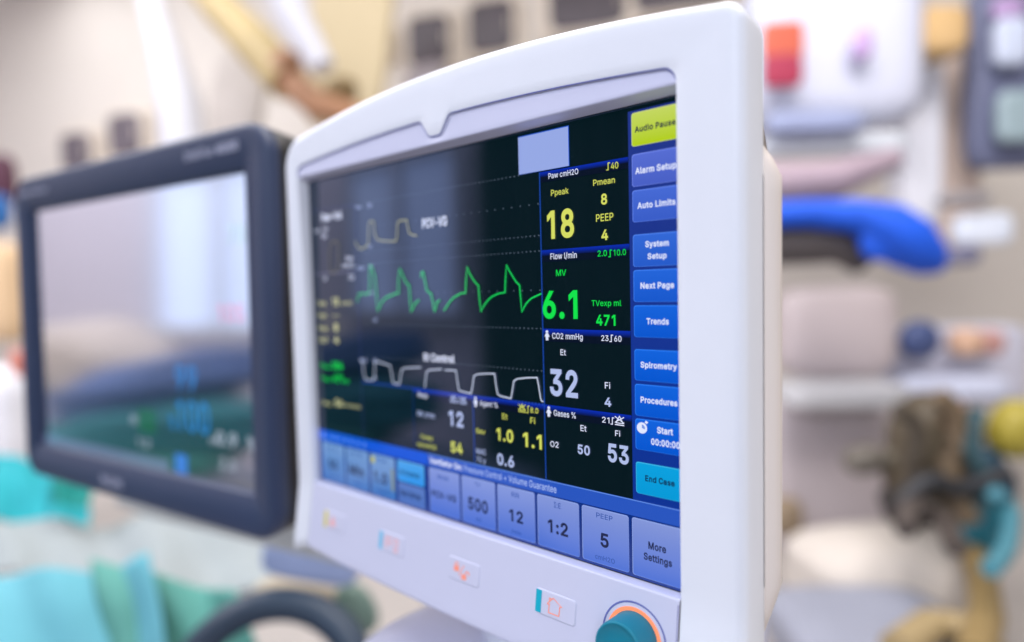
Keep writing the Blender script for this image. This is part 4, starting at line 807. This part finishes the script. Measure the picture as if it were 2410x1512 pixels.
# glazed wall cabinets with dark doors
glass_dark = plain('dark_glazing', (82, 74, 82), 0.35, 0.2, 2)
frame_m = plain('cabinet_cream', (226, 214, 200), 0.5)
def wall_cabinet(u, v, w, h, label, shade=None, group='dark glazed cabinets on the back wall'):
    p, k = on_wall(u, v, 0.08)
    ww, hh = px(w, k) * 1.05, px(h, k); yaw = math.atan2(WU.y, WU.x)
    t = thing('wall_cabinet', label, 'cabinet', tuple(p + Vector((0, 0, -hh / 2))), group)
    mb = MB(); mb.rbox(p - WN * 0.04, (ww * 1.25, 0.12, hh * 1.22), 12, 0, yaw); mb.build('carcass', frame_m, t)
    mb = MB(); mb.rbox(p + WN * 0.03, (ww, 0.03, hh), 6, 0, yaw); mb.build('glass_door', shade or glass_dark, t)
    q = p + WN * 0.055 + WU * (ww * 0.42)
    mb = MB(); mb.rbox(q, (0.015, 0.02, hh * .3), 4, 0, yaw, 8); mb.build('handle', frame_m, t)
grey_glass = plain('grey_glazing', (112, 104, 112), .4, .15, 2)
wall_cabinet(1012, 98, 98, 112, 'dark glazed cabinet above the notch of the white monitor')
wall_cabinet(1158, 66, 104, 118, 'taller dark glazed cabinet right of the one above the notch')
wall_cabinet(1382, 8, 170, 120, 'widest dark glazed cabinet over the arched top of the white monitor')
wall_cabinet(1606, -22, 210, 86, 'dark glazed cabinet cut by the top edge near the monitor corner')
wall_cabinet(892, 104, 60, 66, 'small faded grey cabinet beside the cream drape', grey_glass)
wall_cabinet(300, 318, 86, 96, 'grey glazed cabinet peeping over the middle of the dark monitor', grey_glass)
wall_cabinet(186, 358, 80, 84, 'smaller grey glazed cabinet left over the dark monitor', grey_glass)
p, k = on_wall(1002, 184, .1)
mb = MB(); mb.rbox(p, (px(110, k), .1, px(56, k)), 8, 0, YAW); tag(mb.build('paper_tray', plain('tray_grey', (168, 160, 166), .6), None, p), 'pale grey tray below the dark cabinet above the notch', 'tray')

S = 1.0
def at2(u, v, d): return at(u, v, d * 1.9)
def px2(n, d): return px(n, d) * 1.9
# ceiling pendant and its tubes
tan = plain('tan_vinyl', (184, 162, 112), 0.5, 0.08, 5)
brown = plain('rust_brown', (168, 122, 88), 0.55, 0.08, 5)
olive = plain('olive_brown', (122, 100, 62), 0.6, 0.12, 6)
white_m = plain('white_enamel', (206, 206, 214), 0.4, .02, 4)
pend = thing('pendant_arm', 'tan ceiling pendant arm slanting down with a rust joint and olive clamp', 'pendant arm', at2(620, 60, 1.7))
mb = MB(); mb.tube([at2(430, -90, 1.9), at2(520, 20, 1.8), at2(610, 115, 1.7), at2(680, 195, 1.65)], [px2(40, 1.7), px2(46, 1.7), px2(50, 1.7), px2(46, 1.7)], 0, 20); mb.build('arm', tan, pend)
mb = MB(); mb.rbox(at2(668, 165, 1.64), (px2(70, 1.6), px2(70, 1.6), px2(100, 1.6)), 2.6, 0, 0.4, 20, 0, 0.6); mb.build('joint', brown, pend)
mb = MB(); mb.tube([at2(690, 200, 1.62), at2(750, 250, 1.6), at2(850, 275, 1.58)], [px2(34, 1.6), px2(36, 1.6), px2(26, 1.6)], 0, 20); mb.build('lower_arm', brown, pend)
mb = MB(); mb.rbox(at2(802, 218, 1.62), (px2(110, 1.6), px2(70, 1.6), px2(64, 1.6)), 2.5, 0, -0.3, 20); mb.build('clamp', olive, pend)
mb = MB(); mb.tube([at2(640, -80, 1.5), at2(690, 40, 1.5), at2(760, 160, 1.5)], [px2(44, 1.5), px2(40, 1.5), px2(30, 1.5)], 0, 20)
tag(mb.build('lamp_arm', white_m, None, at2(690, 40, 1.5)), 'white lamp arm hanging over the tan pendant arm', 'lamp arm')
mb = MB(); mb.tube([at2(340, -60, 1.9), at2(390, 110, 1.8), at2(425, 240, 1.75), at2(440, 420, 1.75)], [px2(26, 1.8), px2(34, 1.8), px2(46, 1.8), px2(52, 1.8)], 0, 20)
tag(mb.build('supply_column', white_m, None, at2(440, 420, 1.75)), 'white supply column rising behind the dark monitor', 'supply column')
mb = MB(); mb.rbox(at2(560, 225, 2.1), (px2(190, 2.1), .1, px2(230, 2.1)), 4, 0, YAW, 20, 0, 0.3); tag(mb.build('head_panel', plain('panel_ivory', (200, 192, 184), .6), None, at2(560, 225, 2.1)), 'ivory panel between the supply column and the tan arm', 'panel')
mb = MB(); mb.rbox(at2(820, 90, 2.2), (px2(260, 2.2), .08, px2(420, 2.2)), 5, 0, YAW, 20, 0, .2); tag(mb.build('curtain', plain('drape_cream', (200, 184, 150), .8, .04, 3), None, at2(820, 90, 2.2)), 'cream drape behind the rust joint of the pendant', 'curtain')

# far left edge
mb = MB(); mb.rbox(at2(8, 425, 2.4), (px2(70, 2.4), .15, px2(120, 2.4)), 3, 0, YAW, 16); tag(mb.build('dark_bin', plain('bin_maroon', (84, 44, 62), .6), None, at2(8, 425, 2.4)), 'dark maroon bin lid at the left edge above the blue one', 'bin')
mb = MB(); mb.rbox(at2(-6, 500, 2.3), (px2(60, 2.3), .15, px2(80, 2.3)), 3, 0, YAW, 16); tag(mb.build('blue_bin', plain('bin_blue', (36, 104, 172), .6), None, at2(-6, 500, 2.3)), 'blue bin at the left edge beside the dark monitor', 'bin')
mb = MB(); mb.rbox(at2(10, 690, 2.2), (px2(110, 2.2), .2, px2(230, 2.2)), 5, 0, YAW, 16); tag(mb.build('linen_bag', plain('bag_tan', (226, 194, 154), .8), None, at2(10, 690, 2.2)), 'tan linen bag beside the left edge of the dark monitor', 'bag')
mb = MB(); mb.rbox(at2(20, 990, 1.7), (px2(190, 1.7), .25, px2(260, 1.7)), 4, 0, YAW, 20); tag(mb.build('storage_cart', plain('cart_white', (232, 232, 238), .5), None, at2(20, 990, 1.7)), 'white storage cart left of the dark monitor', 'cart')
mb = MB(); mb.rbox(at2(42, 855, 1.5), (px2(46, 1.5), .05, px2(64, 1.5)), 3, 0, YAW, 12); tag(mb.build('warning_tag', plain('tag_red', (214, 130, 112), .6), None, at2(42, 855, 1.5)), 'faded red tag hanging on the white cart', 'tag')

# ================================================================== right of the white monitor: equipment rack on the wall
lav = plain('enamel_lavender', (204, 208, 226), 0.45, .02, 4)
grey_m = plain('shelf_grey', (150, 160, 194), 0.5)
mauve = plain('mauve_steel', (166, 148, 160), 0.5, .05, 3)
def slab(name, u, v, w, h, d, thick, m, label, cat, p=6.0, yaw=0.15, roll=0.0, lump=0.0, seed=0.0, group=None, parent=None, far_back=True):
    k = far(v) if far_back else 1.0; d = d * k; thick = thick * k
    c = at(u, v, d); mb = MB(); mb.rbox(c, (px(w, d), thick, px(h, d)), p, 0, yaw, 22, 0, roll, lump, seed)
    o = mb.build(name, m, parent, None if parent is not None else c)
    if parent is None: tag(o, label, cat, group)
    elif label: o['label'] = label
    return o
def atf(u, v, d): return at(u, v, d * far(v))
def px3(n, d, k=1.9): return px(n, d) * k
CY_ = 0.69                                              # faces the camera
def F(u): return CY_ * 0.93
cab = thing('equipment_cabinet', 'white equipment cabinet with a red label beside the monitor corner', 'cabinet', atf(1950, 330, 1.5))
slab('body', 1920, 150, 360, 330, 1.55, .30, lav, None, None, 10, F(0), parent=cab)
lab = MB(); c = atf(1842, 125, 1.36)
lab.rbox(c + Vector((0, 0, px3(28, 1.36))), (px3(96, 1.36), .03, px3(86, 1.36)), 6, 0, F(0)); lab.rbox(c + Vector((0, -.004, -px3(42, 1.36))), (px3(92, 1.36), .03, px3(76, 1.36)), 5, 1, F(0))
lab.build('warning_label', [plain('label_orange', (196, 92, 68), .6), plain('label_crimson', (158, 40, 72), .6)], cab)
slab('dial', 2030, 105, 46, 74, 1.36, .03, plain('dial_violet', (184, 156, 202), .6), None, None, 2.6, F(0), parent=cab)
slab('drawer', 1915, 290, 220, 46, 1.36, .05, grey_m, None, None, 6, F(0), parent=cab)
slab('wall_rail', 1950, 345, 330, 44, 1.42, .08, plain('rail_pale', (210, 216, 226), .45), 'pale rail under the white equipment cabinet', 'rail', 8, F(0))
slab('support_post', 2150, 330, 90, 420, 1.62, .1, plain('post_white', (236, 238, 248), .45), 'white post between the equipment cabinet and the peach wall panel', 'post', 8, F(0))
slab('wall_panel', 2235, 330, 120, 560, 1.66, .06, plain('panel_peach', (232, 212, 200), .7), 'peach wall panel left of the slate framed screen', 'panel', 8, F(0))
slab('glove_box', 2168, 86, 176, 112, 1.46, .10, plain('box_ochre', (206, 172, 122), .7, .08, 4), 'ochre glove box on the wall right of the white cabinet', 'box', 5, F(0))
scr = thing('wall_screen', 'slate framed screen cut by the upper right edge', 'screen', atf(2370, 380, 1.5))
slab('frame', 2375, 180, 180, 430, 1.50, .06, plain('slate_blue', (104, 110, 140), .5, .05, 4), None, None, 9, F(0), parent=scr)
slab('upper_pane', 2378, 100, 76, 110, 1.44, .03, plain('pane_pale', (196, 206, 228), .4), None, None, 5, F(0), parent=scr)
slab('lower_pane', 2392, 275, 90, 120, 1.44, .03, plain('pane_green', (150, 170, 178), .4), None, None, 5, F(0), parent=scr)
slab('violet_sticker', 2372, 22, 70, 50, 1.44, .03, plain('sticker_violet', (178, 150, 196), .5), None, None, 3, F(0), parent=scr)
mb = MB(); mb.tube([atf(1790, 440, 1.3), atf(1960, 425, 1.3), atf(2110, 372, 1.3)], [px3(52, 1.3), px3(46, 1.3), px3(24, 1.3)], 0, 20)
tag(mb.build('swing_arm', mauve, None, atf(1960, 425, 1.3)), 'mauve grey swing arm above the blue cuff', 'swing arm')

# blue cuff hanging over its black strap
cuff = thing('pressure_cuff', 'bright blue blood pressure cuff hanging behind the monitor', 'cuff', atf(2060, 560, 1.15))
blue_m = plain('cuff_blue', (10, 84, 212), 0.6, 0.08, 14, 0.2, 300)
dc = 1.15
mb = MB(); mb.tube([atf(1780, 508, dc), atf(1900, 503, dc), atf(2010, 508, dc), atf(2085, 535, dc), atf(2140, 575, dc), atf(2190, 612, dc), atf(2215, 628, dc)],
                   [px3(30, dc), px3(32, dc), px3(38, dc), px3(60, dc), px3(64, dc), px3(44, dc), px3(20, dc)], 0, 22); mb.build('sleeve', blue_m, cuff)
mb = MB(); mb.rbox(atf(2080, 560, dc - .01), (px3(110, dc), px3(40, dc), px3(110, dc)), 2.6, 0, F(0), 20); mb.build('bladder', blue_m, cuff)
mb = MB(); mb.tube([atf(1790, 575, dc + .05), atf(1900, 570, dc + .05), atf(1985, 578, dc + .05), atf(2030, 630, dc + .05)], [px3(54, dc), px3(56, dc), px3(48, dc), px3(24, dc)], 0, 20)
mb.build('hose_bundle', plain('hose_charcoal', (82, 76, 78), .6), cuff)
slab('wall_hook', 2268, 470, 110, 34, 1.5, .05, plain('hook_grey', (150, 146, 150), .5), 'grey hook right above the blue cuff', 'hook', 4, F(0))
slab('label_holder', 2310, 540, 130, 74, 1.52, .04, plain('holder_white', (226, 234, 250), .5), 'white label holder right of the blue cuff', 'holder', 5, F(0))
slab('cable_clip', 2262, 602, 80, 46, 1.48, .05, plain('clip_slate', (120, 120, 146), .5), 'slate cable clip at the right end of the blue cuff', 'clip', 3, F(0))
# gauge and pack on a white tray
tray = thing('gauge_panel', 'pale wall tray holding a navy gauge and a peach pack', 'tray', atf(2230, 930, 1.5))
slab('plate', 2240, 860, 330, 190, 1.54, .04, plain('plate_lavender', (206, 206, 222), .5), None, None, 8, F(0), parent=tray)
slab('gauge', 2163, 800, 92, 92, 1.46, .06, plain('gauge_navy', (66, 80, 124), .5), None, None, 2.2, F(0), parent=tray)
slab('shelf_lip', 2240, 912, 240, 56, 1.47, .06, plain('lip_pale', (212, 218, 240), .5), None, None, 5, F(0), parent=tray)
slab('dressing_pack', 2272, 806, 66, 66, 1.45, .06, plain('pack_peach', (210, 172, 146), .7), 'peach dressing pack beside the navy gauge', 'pack', 3, F(0))
slab('syringe_pack', 2328, 806, 50, 60, 1.45, .06, plain('pack_rose', (186, 142, 136), .7), 'rose syringe pack right of the peach dressing pack', 'pack', 3, F(0))
slab('instrument_case', 1960, 780, 260, 210, 1.5, .12, plain('case_mauve', (196, 184, 186), .6, .05, 3), 'mauve grey instrument case under the blue cuff', 'case', 5, F(0))
slab('case_shelf', 1970, 925, 270, 56, 1.44, .14, plain('shelf_pale', (206, 206, 210), .5), 'pale shelf under the mauve instrument case', 'shelf', 7, F(0))
# breathing bag with its fittings
bag = thing('breathing_bag', 'dark brown rubber breathing bag with yellow and teal fittings', 'breathing bag', atf(2200, 1240, 1.2))
db = 1.2
slab('bladder', 2190, 1070, 190, 290, db, .12, plain('rubber_brown', (86, 76, 60), .55, .1, 8), None, None, 2.6, F(0), 0.12, .05, 1.0, parent=bag)
slab('neck', 2230, 1160, 300, 130, db + .02, .1, plain('rubber_black', (62, 58, 58), .55), None, None, 2.6, F(0), -0.25, .04, 2.0, parent=bag)
slab('patch', 2262, 985, 74, 70, db - .08, .05, plain('patch_tan', (146, 114, 92), .6), None, None, 2.4, F(0), parent=bag)
slab('filter_cap', 2392, 1010, 110, 140, db - .08, .08, plain('cap_yellow', (160, 146, 52), .5), None, None, 2.4, F(0), 0.4, parent=bag)
slab('valve', 2330, 1120, 80, 150, db - .06, .06, plain('valve_slate', (26, 62, 84), .5), None, None, 2.6, F(0), -0.4, parent=bag)
slab('connector', 2322, 1235, 100, 130, db - .09, .07, plain('connector_teal', (20, 118, 138), .45), None, None, 2.3, F(0), parent=bag)
slab('side_port', 2036, 1082, 96, 64, db, .06, plain('port_grey', (104, 98, 90), .55), None, None, 2.6, F(0), -.2, parent=bag)
mb = MB(); mb.tube([atf(2060, 1085, db), atf(2140, 1070, db)], px3(20, db, 1.9), 0, 14); mb.build('port_tube', plain('port_brown', (110, 104, 92), .55), bag)
for k_, (pts, rad, rgb) in enumerate((
        (((2110, 960), (2160, 1010), (2150, 1100), (2200, 1190)), 17, (70, 62, 52)),
        (((2210, 930), (2255, 1000), (2235, 1110), (2280, 1230)), 20, (104, 88, 68)),
        (((2300, 960), (2285, 1060), (2320, 1130), (2290, 1220)), 15, (52, 84, 92)),
        (((2120, 1180), (2190, 1130), (2260, 1150), (2370, 1110)), 16, (38, 40, 46)),
        (((2130, 1250), (2150, 1190), (2215, 1220), (2250, 1290)), 18, (78, 70, 66)),
        (((2340, 1160), (2380, 1200), (2370, 1290), (2330, 1340)), 14, (70, 130, 146)))):
    mb = MB(); P_ = [atf(u, v, db - .13 - .012 * k_) for u, v in pts]
    Q = []
    for i in range(len(P_) - 1):
        for t in (0, .25, .5, .75):
            a, b_, c, d = P_[max(i - 1, 0)], P_[i], P_[i + 1], P_[min(i + 2, len(P_) - 1)]
            Q.append(0.5 * (2 * b_ + (c - a) * t + (2 * a - 5 * b_ + 4 * c - d) * t * t + (3 * b_ - a - 3 * c + d) * t ** 3))
    Q.append(P_[-1])
    mb.tube(Q, [px3(rad, db) * (1 + .12 * (i % 2)) for i in range(len(Q))], 0, 14)
    mb.build('corrugated_hose', plain('corrugated_%d' % k_, rgb, .5, .1, 20), bag)
mb = MB(); mb.tube([atf(2285, 1280, 1.25), atf(2312, 1360, 1.25), atf(2322, 1450, 1.25), atf(2290, 1560, 1.25)], px3(34, 1.25, 1.4), 0, 18)
tag(mb.build('breathing_hose', plain('hose_tan', (142, 120, 78), .6, .06, 20), None, atf(2312, 1360, 1.25)), 'tan breathing hose dropping below the brown bag', 'hose')
mb = MB(); mb.tube([atf(2110, 1530, 1.3), atf(2190, 1470, 1.3), atf(2280, 1480, 1.3), atf(2330, 1540, 1.3)], px3(38, 1.3, 1.25), 0, 18)
tag(mb.build('breathing_hose', plain('hose_straw', (164, 144, 106), .6, .06, 20), None, atf(2190, 1470, 1.3)), 'straw coloured hose coil at the bottom under the brown bag', 'hose')
slab('linen_stack', 2070, 1360, 390, 210, 1.5, .3, plain('linen_cream', (206, 198, 190), .8, .02, 3), 'cream linen stack low on the right of the monitor', 'linen', 3.2, F(0), 0.0, .03)
slab('linen_cart', 2060, 1520, 420, 130, 1.5, .4, plain('cart_pale', (150, 154, 170), .5), 'pale cart under the cream linen stack', 'cart', 7, F(0))
slab('equipment_column', 1960, 1130, 330, 420, 1.62, .2, plain('column_mauve', (196, 186, 190), .6, .04, 2), 'mauve grey column left of the brown breathing bag', 'column', 7, F(0))
slab('door_handle', 1850, 1215, 70, 90, 1.5, .06, plain('handle_umber', (150, 132, 110), .5), 'umber latch on the mauve column beside the monitor', 'latch', 3, F(0))

# ================================================================== below: machine top, shelf, draped table
top_m = plain('machine_lavender', (206, 208, 230), 0.45, .02, 6, .08, 900)
mach = thing('anesthesia_machine', 'pale lavender machine top carrying the white ventilator monitor', 'machine', (0.05, 0.1, 0.4))
mb = MB(); mb.rbox((0.15, 0.11, 0.955), (0.22, 0.32, 0.22), 14, 0, 0.0, 30); mb.build('cabinet_top', top_m, mach)
mb = MB(); mb.rbox((0.15, 0.12, 0.42), (0.20, 0.28, 0.84), 16, 0, 0.0, 16); mb.build('cabinet_base', top_m, mach)
mb = MB(); mb.tube([(0.15, 0.09, 1.04), (0.15, 0.085, 1.10), (0.15, 0.07, 1.15)], [.05, .045, .04], 0, 20); mb.build('neck', white_plastic, mach)
mb = MB(); mb.rbox((-0.30, 0.17, 1.035), (0.66, 0.16, 0.05), 9, 0, YAW + .05, 24)
tag(mb.build('shelf', plain('shelf_bone', (196, 198, 198), .5), None, (-0.30, 0.17, 1.02)), 'bone white shelf running under the dark grey monitor', 'shelf')
mb = MB()
c0 = at(630, 1660, 0.92)
ringpts = []
for i in range(49):
    a = 2 * math.pi * i / 48; ringpts.append(c0 + Vector((0.774, 0.633, 0)) * (0.146 * math.cos(a)) + Vector((-0.04, 0.05, 0.125)) * math.sin(a))
mb.tube(ringpts, 0.026, 0, 16, False)
tag(mb.build('coiled_hose', plain('hose_navy', (40, 58, 78), .45), None, c0), 'navy coiled hose arching at the bottom edge', 'hose')
slab('paper_roll', 640, 1600, 190, 140, .96, .05, plain('roll_lilac', (190, 186, 204), .6), 'lilac paper roll inside the navy coiled hose', 'roll', 3, .66, far_back=False)
slab('green_bulb', 836, 1436, 96, 130, 1.25, .05, plain('bulb_green', (104, 128, 120), .5, .08, 30), 'dull green rubber bulb left of the panel keys', 'bulb', 2.4, .66, -0.5, far_back=False)
slab('tape_dispenser', 690, 1408, 190, 76, 1.05, .06, plain('tape_khaki', (176, 164, 142), .6), 'khaki tape dispenser behind the navy coiled hose', 'dispenser', 3.4, .66, .1, far_back=False)
slab('clip_light', 735, 1318, 230, 90, 1.0, .05, plain('clip_periwinkle', (160, 176, 216), .5), 'periwinkle bracket between the dark monitor and the white monitor', 'bracket', 4, .66, .18, far_back=False)
tbl = thing('draped_table', 'operating table under teal and green surgical drapes', 'table', at(200, 1700, 1.3))
teal = plain('drape_teal', (30, 158, 168), .85, .06, 9, .3, 60)
aqua = plain('drape_aqua', (98, 168, 182), .85, .06, 9, .3, 60)
green = plain('drape_green', (86, 150, 140), .85, .08, 9, .3, 60)
def sheet(name, corners, m, folds, amp, seed, parent):
    """hanging cloth: a folded sheet between four (u, v, depth) corners, 6 mm thick; upper left, upper right, lower left, lower right"""
    C = [at(*c) for c in corners]; n1, n2 = 48, 20; front = []; back = []
    nrm = (C[1] - C[0]).cross(C[2] - C[0]).normalized()
    for j in range(n2 + 1):
        t = j / n2; row = []; row2 = []
        for i in range(n1 + 1):
            s = i / n1
            p = C[0] * (1 - s) * (1 - t) + C[1] * s * (1 - t) + C[2] * (1 - s) * t + C[3] * s * t
            w = math.sin(folds * 6.28 * s + seed + 1.3 * t) + .5 * math.sin(folds * 11.3 * s + 2.1 * seed - 2 * t) + .35 * math.sin(7 * t + 3 * s + seed)
            p = p + nrm * amp * .8 * w + Vector((0, 0, 1)) * amp * .5 * math.sin(folds * 2.1 * s + 2 * seed)
            row.append(p); row2.append(p + nrm * .006)
        front.append(row); back.append(row2)
    mb = MB(); mb.grid(front, 0, True); mb.grid(back, 0, True)
    for a, b_ in ((front[0], back[0]), (front[-1], back[-1]), ([r[0] for r in front], [r[0] for r in back]), ([r[-1] for r in front], [r[-1] for r in back])): mb.grid([a, b_], 0, True)
    return fix_normals(mb.build(name, m, parent))
sheet('teal_drape', [(-60, 1070, 1.7), (210, 1105, 1.6), (-60, 1240, 1.5), (190, 1235, 1.45)], teal, 2.0, .022, .4, tbl)
sheet('jade_fold', [(120, 1085, 1.42), (230, 1110, 1.40), (110, 1190, 1.36), (215, 1190, 1.34)], plain('drape_jade', (20, 138, 130), .85), 1.5, .012, .9, tbl)
sheet('white_sheet', [(-80, 1235, 1.45), (700, 1190, 1.35), (-80, 1350, 1.2), (760, 1400, 1.1)], plain('sheet_white', (150, 158, 160), .85, .03, 6), 2.5, .016, 1.1, tbl)
sheet('aqua_drape', [(-90, 1355, 1.12), (360, 1310, 1.10), (-90, 1640, .95), (430, 1640, .93)], aqua, 1.3, .022, 1.7, tbl)
sheet('green_drape', [(205, 1300, 1.12), (560, 1400, 1.08), (260, 1560, 1.0), (640, 1600, .97)], green, 1.2, .018, 2.1, tbl)

# ================================================================== in front of the screens: what they mirror
win = thing('window', 'bright frosted window mirrored in both screens', 'window', (-3.0, -2.66, 1.15))
m, nt, p_ = node_mat('window_daylight'); p_.inputs['Base Color'].default_value = (.5, .55, .6, 1)
p_.inputs['Emission Color'].default_value = (.56, .69, 1.0, 1); p_.inputs['Emission Strength'].default_value = 1.3
for x in (-3.32, -2.72):
    mb = MB(); mb.box((x, -2.68, 1.72), (0.52, 0.02, 1.06)); mb.build('pane', m, win)
mb = MB()
for x in (-3.62, -3.02, -2.42): mb.box((x, -2.66, 1.72), (0.08, 0.06, 1.24))
for z in (1.145, 2.295): mb.box((-3.02, -2.662, z), (1.12, 0.06, 0.09))
mb.build('frame', white_m, win)
mb = MB(); rows = []
for i in range(121):
    x = -2.05 + 2.9 * i / 120; y = -2.45 + 0.05 * math.sin(i * 0.9) + 0.015 * math.sin(i * 2.3)
    rows.append([(x, y, 0.1), (x, y, 2.5)])
mb.grid(rows, 0, True); mb.grid([[(a, b - .004, c) for a, b, c in r] for r in rows], 0, True)
tag(mb.build('privacy_curtain', plain('curtain_bottle_green', (16, 58, 50), .9), None, (-1, -2.45, 0.1)), 'dark green curtain mirrored in the right of the white monitor', 'curtain')
bed = thing('hospital_bed', 'bed under beige, navy and green covers mirrored in the dark monitor', 'bed', (-1.9, -1.3, 0.0))
mb = MB(); mb.rbox((-1.8, -1.3, 0.33), (1.7, .85, .56), 8, 0, 0.0, 20); mb.build('base', plain('bed_grey', (120, 126, 140), .6), bed)
mb = MB(); mb.rbox((-2.16, -1.28, 1.06), (.70, .5, .36), 2.6, 0, .2, 30, 0, .25, .06, .3); mb.build('beige_blanket', plain('blanket_beige', (196, 184, 174), .9, .08, 8), bed)
mb = MB(); mb.rbox((-1.75, -1.2, 1.02), (1.0, .4, .20), 2.8, 0, 0, 30, 0, -.2, .06, 1.3); mb.build('navy_blanket', plain('blanket_navy', (92, 116, 166), .9, .08, 8), bed)
mb = MB(); mb.rbox((-1.60, -1.1, .87), (1.0, .4, .22), 2.8, 0, 0, 30, 0, -.14, .06, 2.3); mb.build('green_drape', plain('bed_drape_green', (36, 108, 116), .9, .1, 8), bed)
mb = MB(); mb.rbox((-1.72, -.98, .78), (1.1, .3, .10), 2.8, 0, 0, 24, 0, -.1, .06, 3.3); mb.build('green_fold', plain('bed_fold_green', (50, 122, 112), .9), bed)
mb = MB(); mb.rbox((-2.05, -1.0, .75), (.9, .3, .18), 2.8, 0, 0, 24, 0, .12, .06, 3.3); mb.build('teal_fold', plain('bed_edge_teal', (60, 168, 180), .9), bed)
mb = MB(); mb.rbox((-1.40, -.95, .66), (.62, .3, .11), 2.8, 0, 0, 24, 0, -.2, .06, 4.3); mb.build('beige_fold', plain('bed_fold_beige', (196, 184, 164), .9), bed)

for o in sc.objects:
    if 'o' in o.keys(): del o['o']
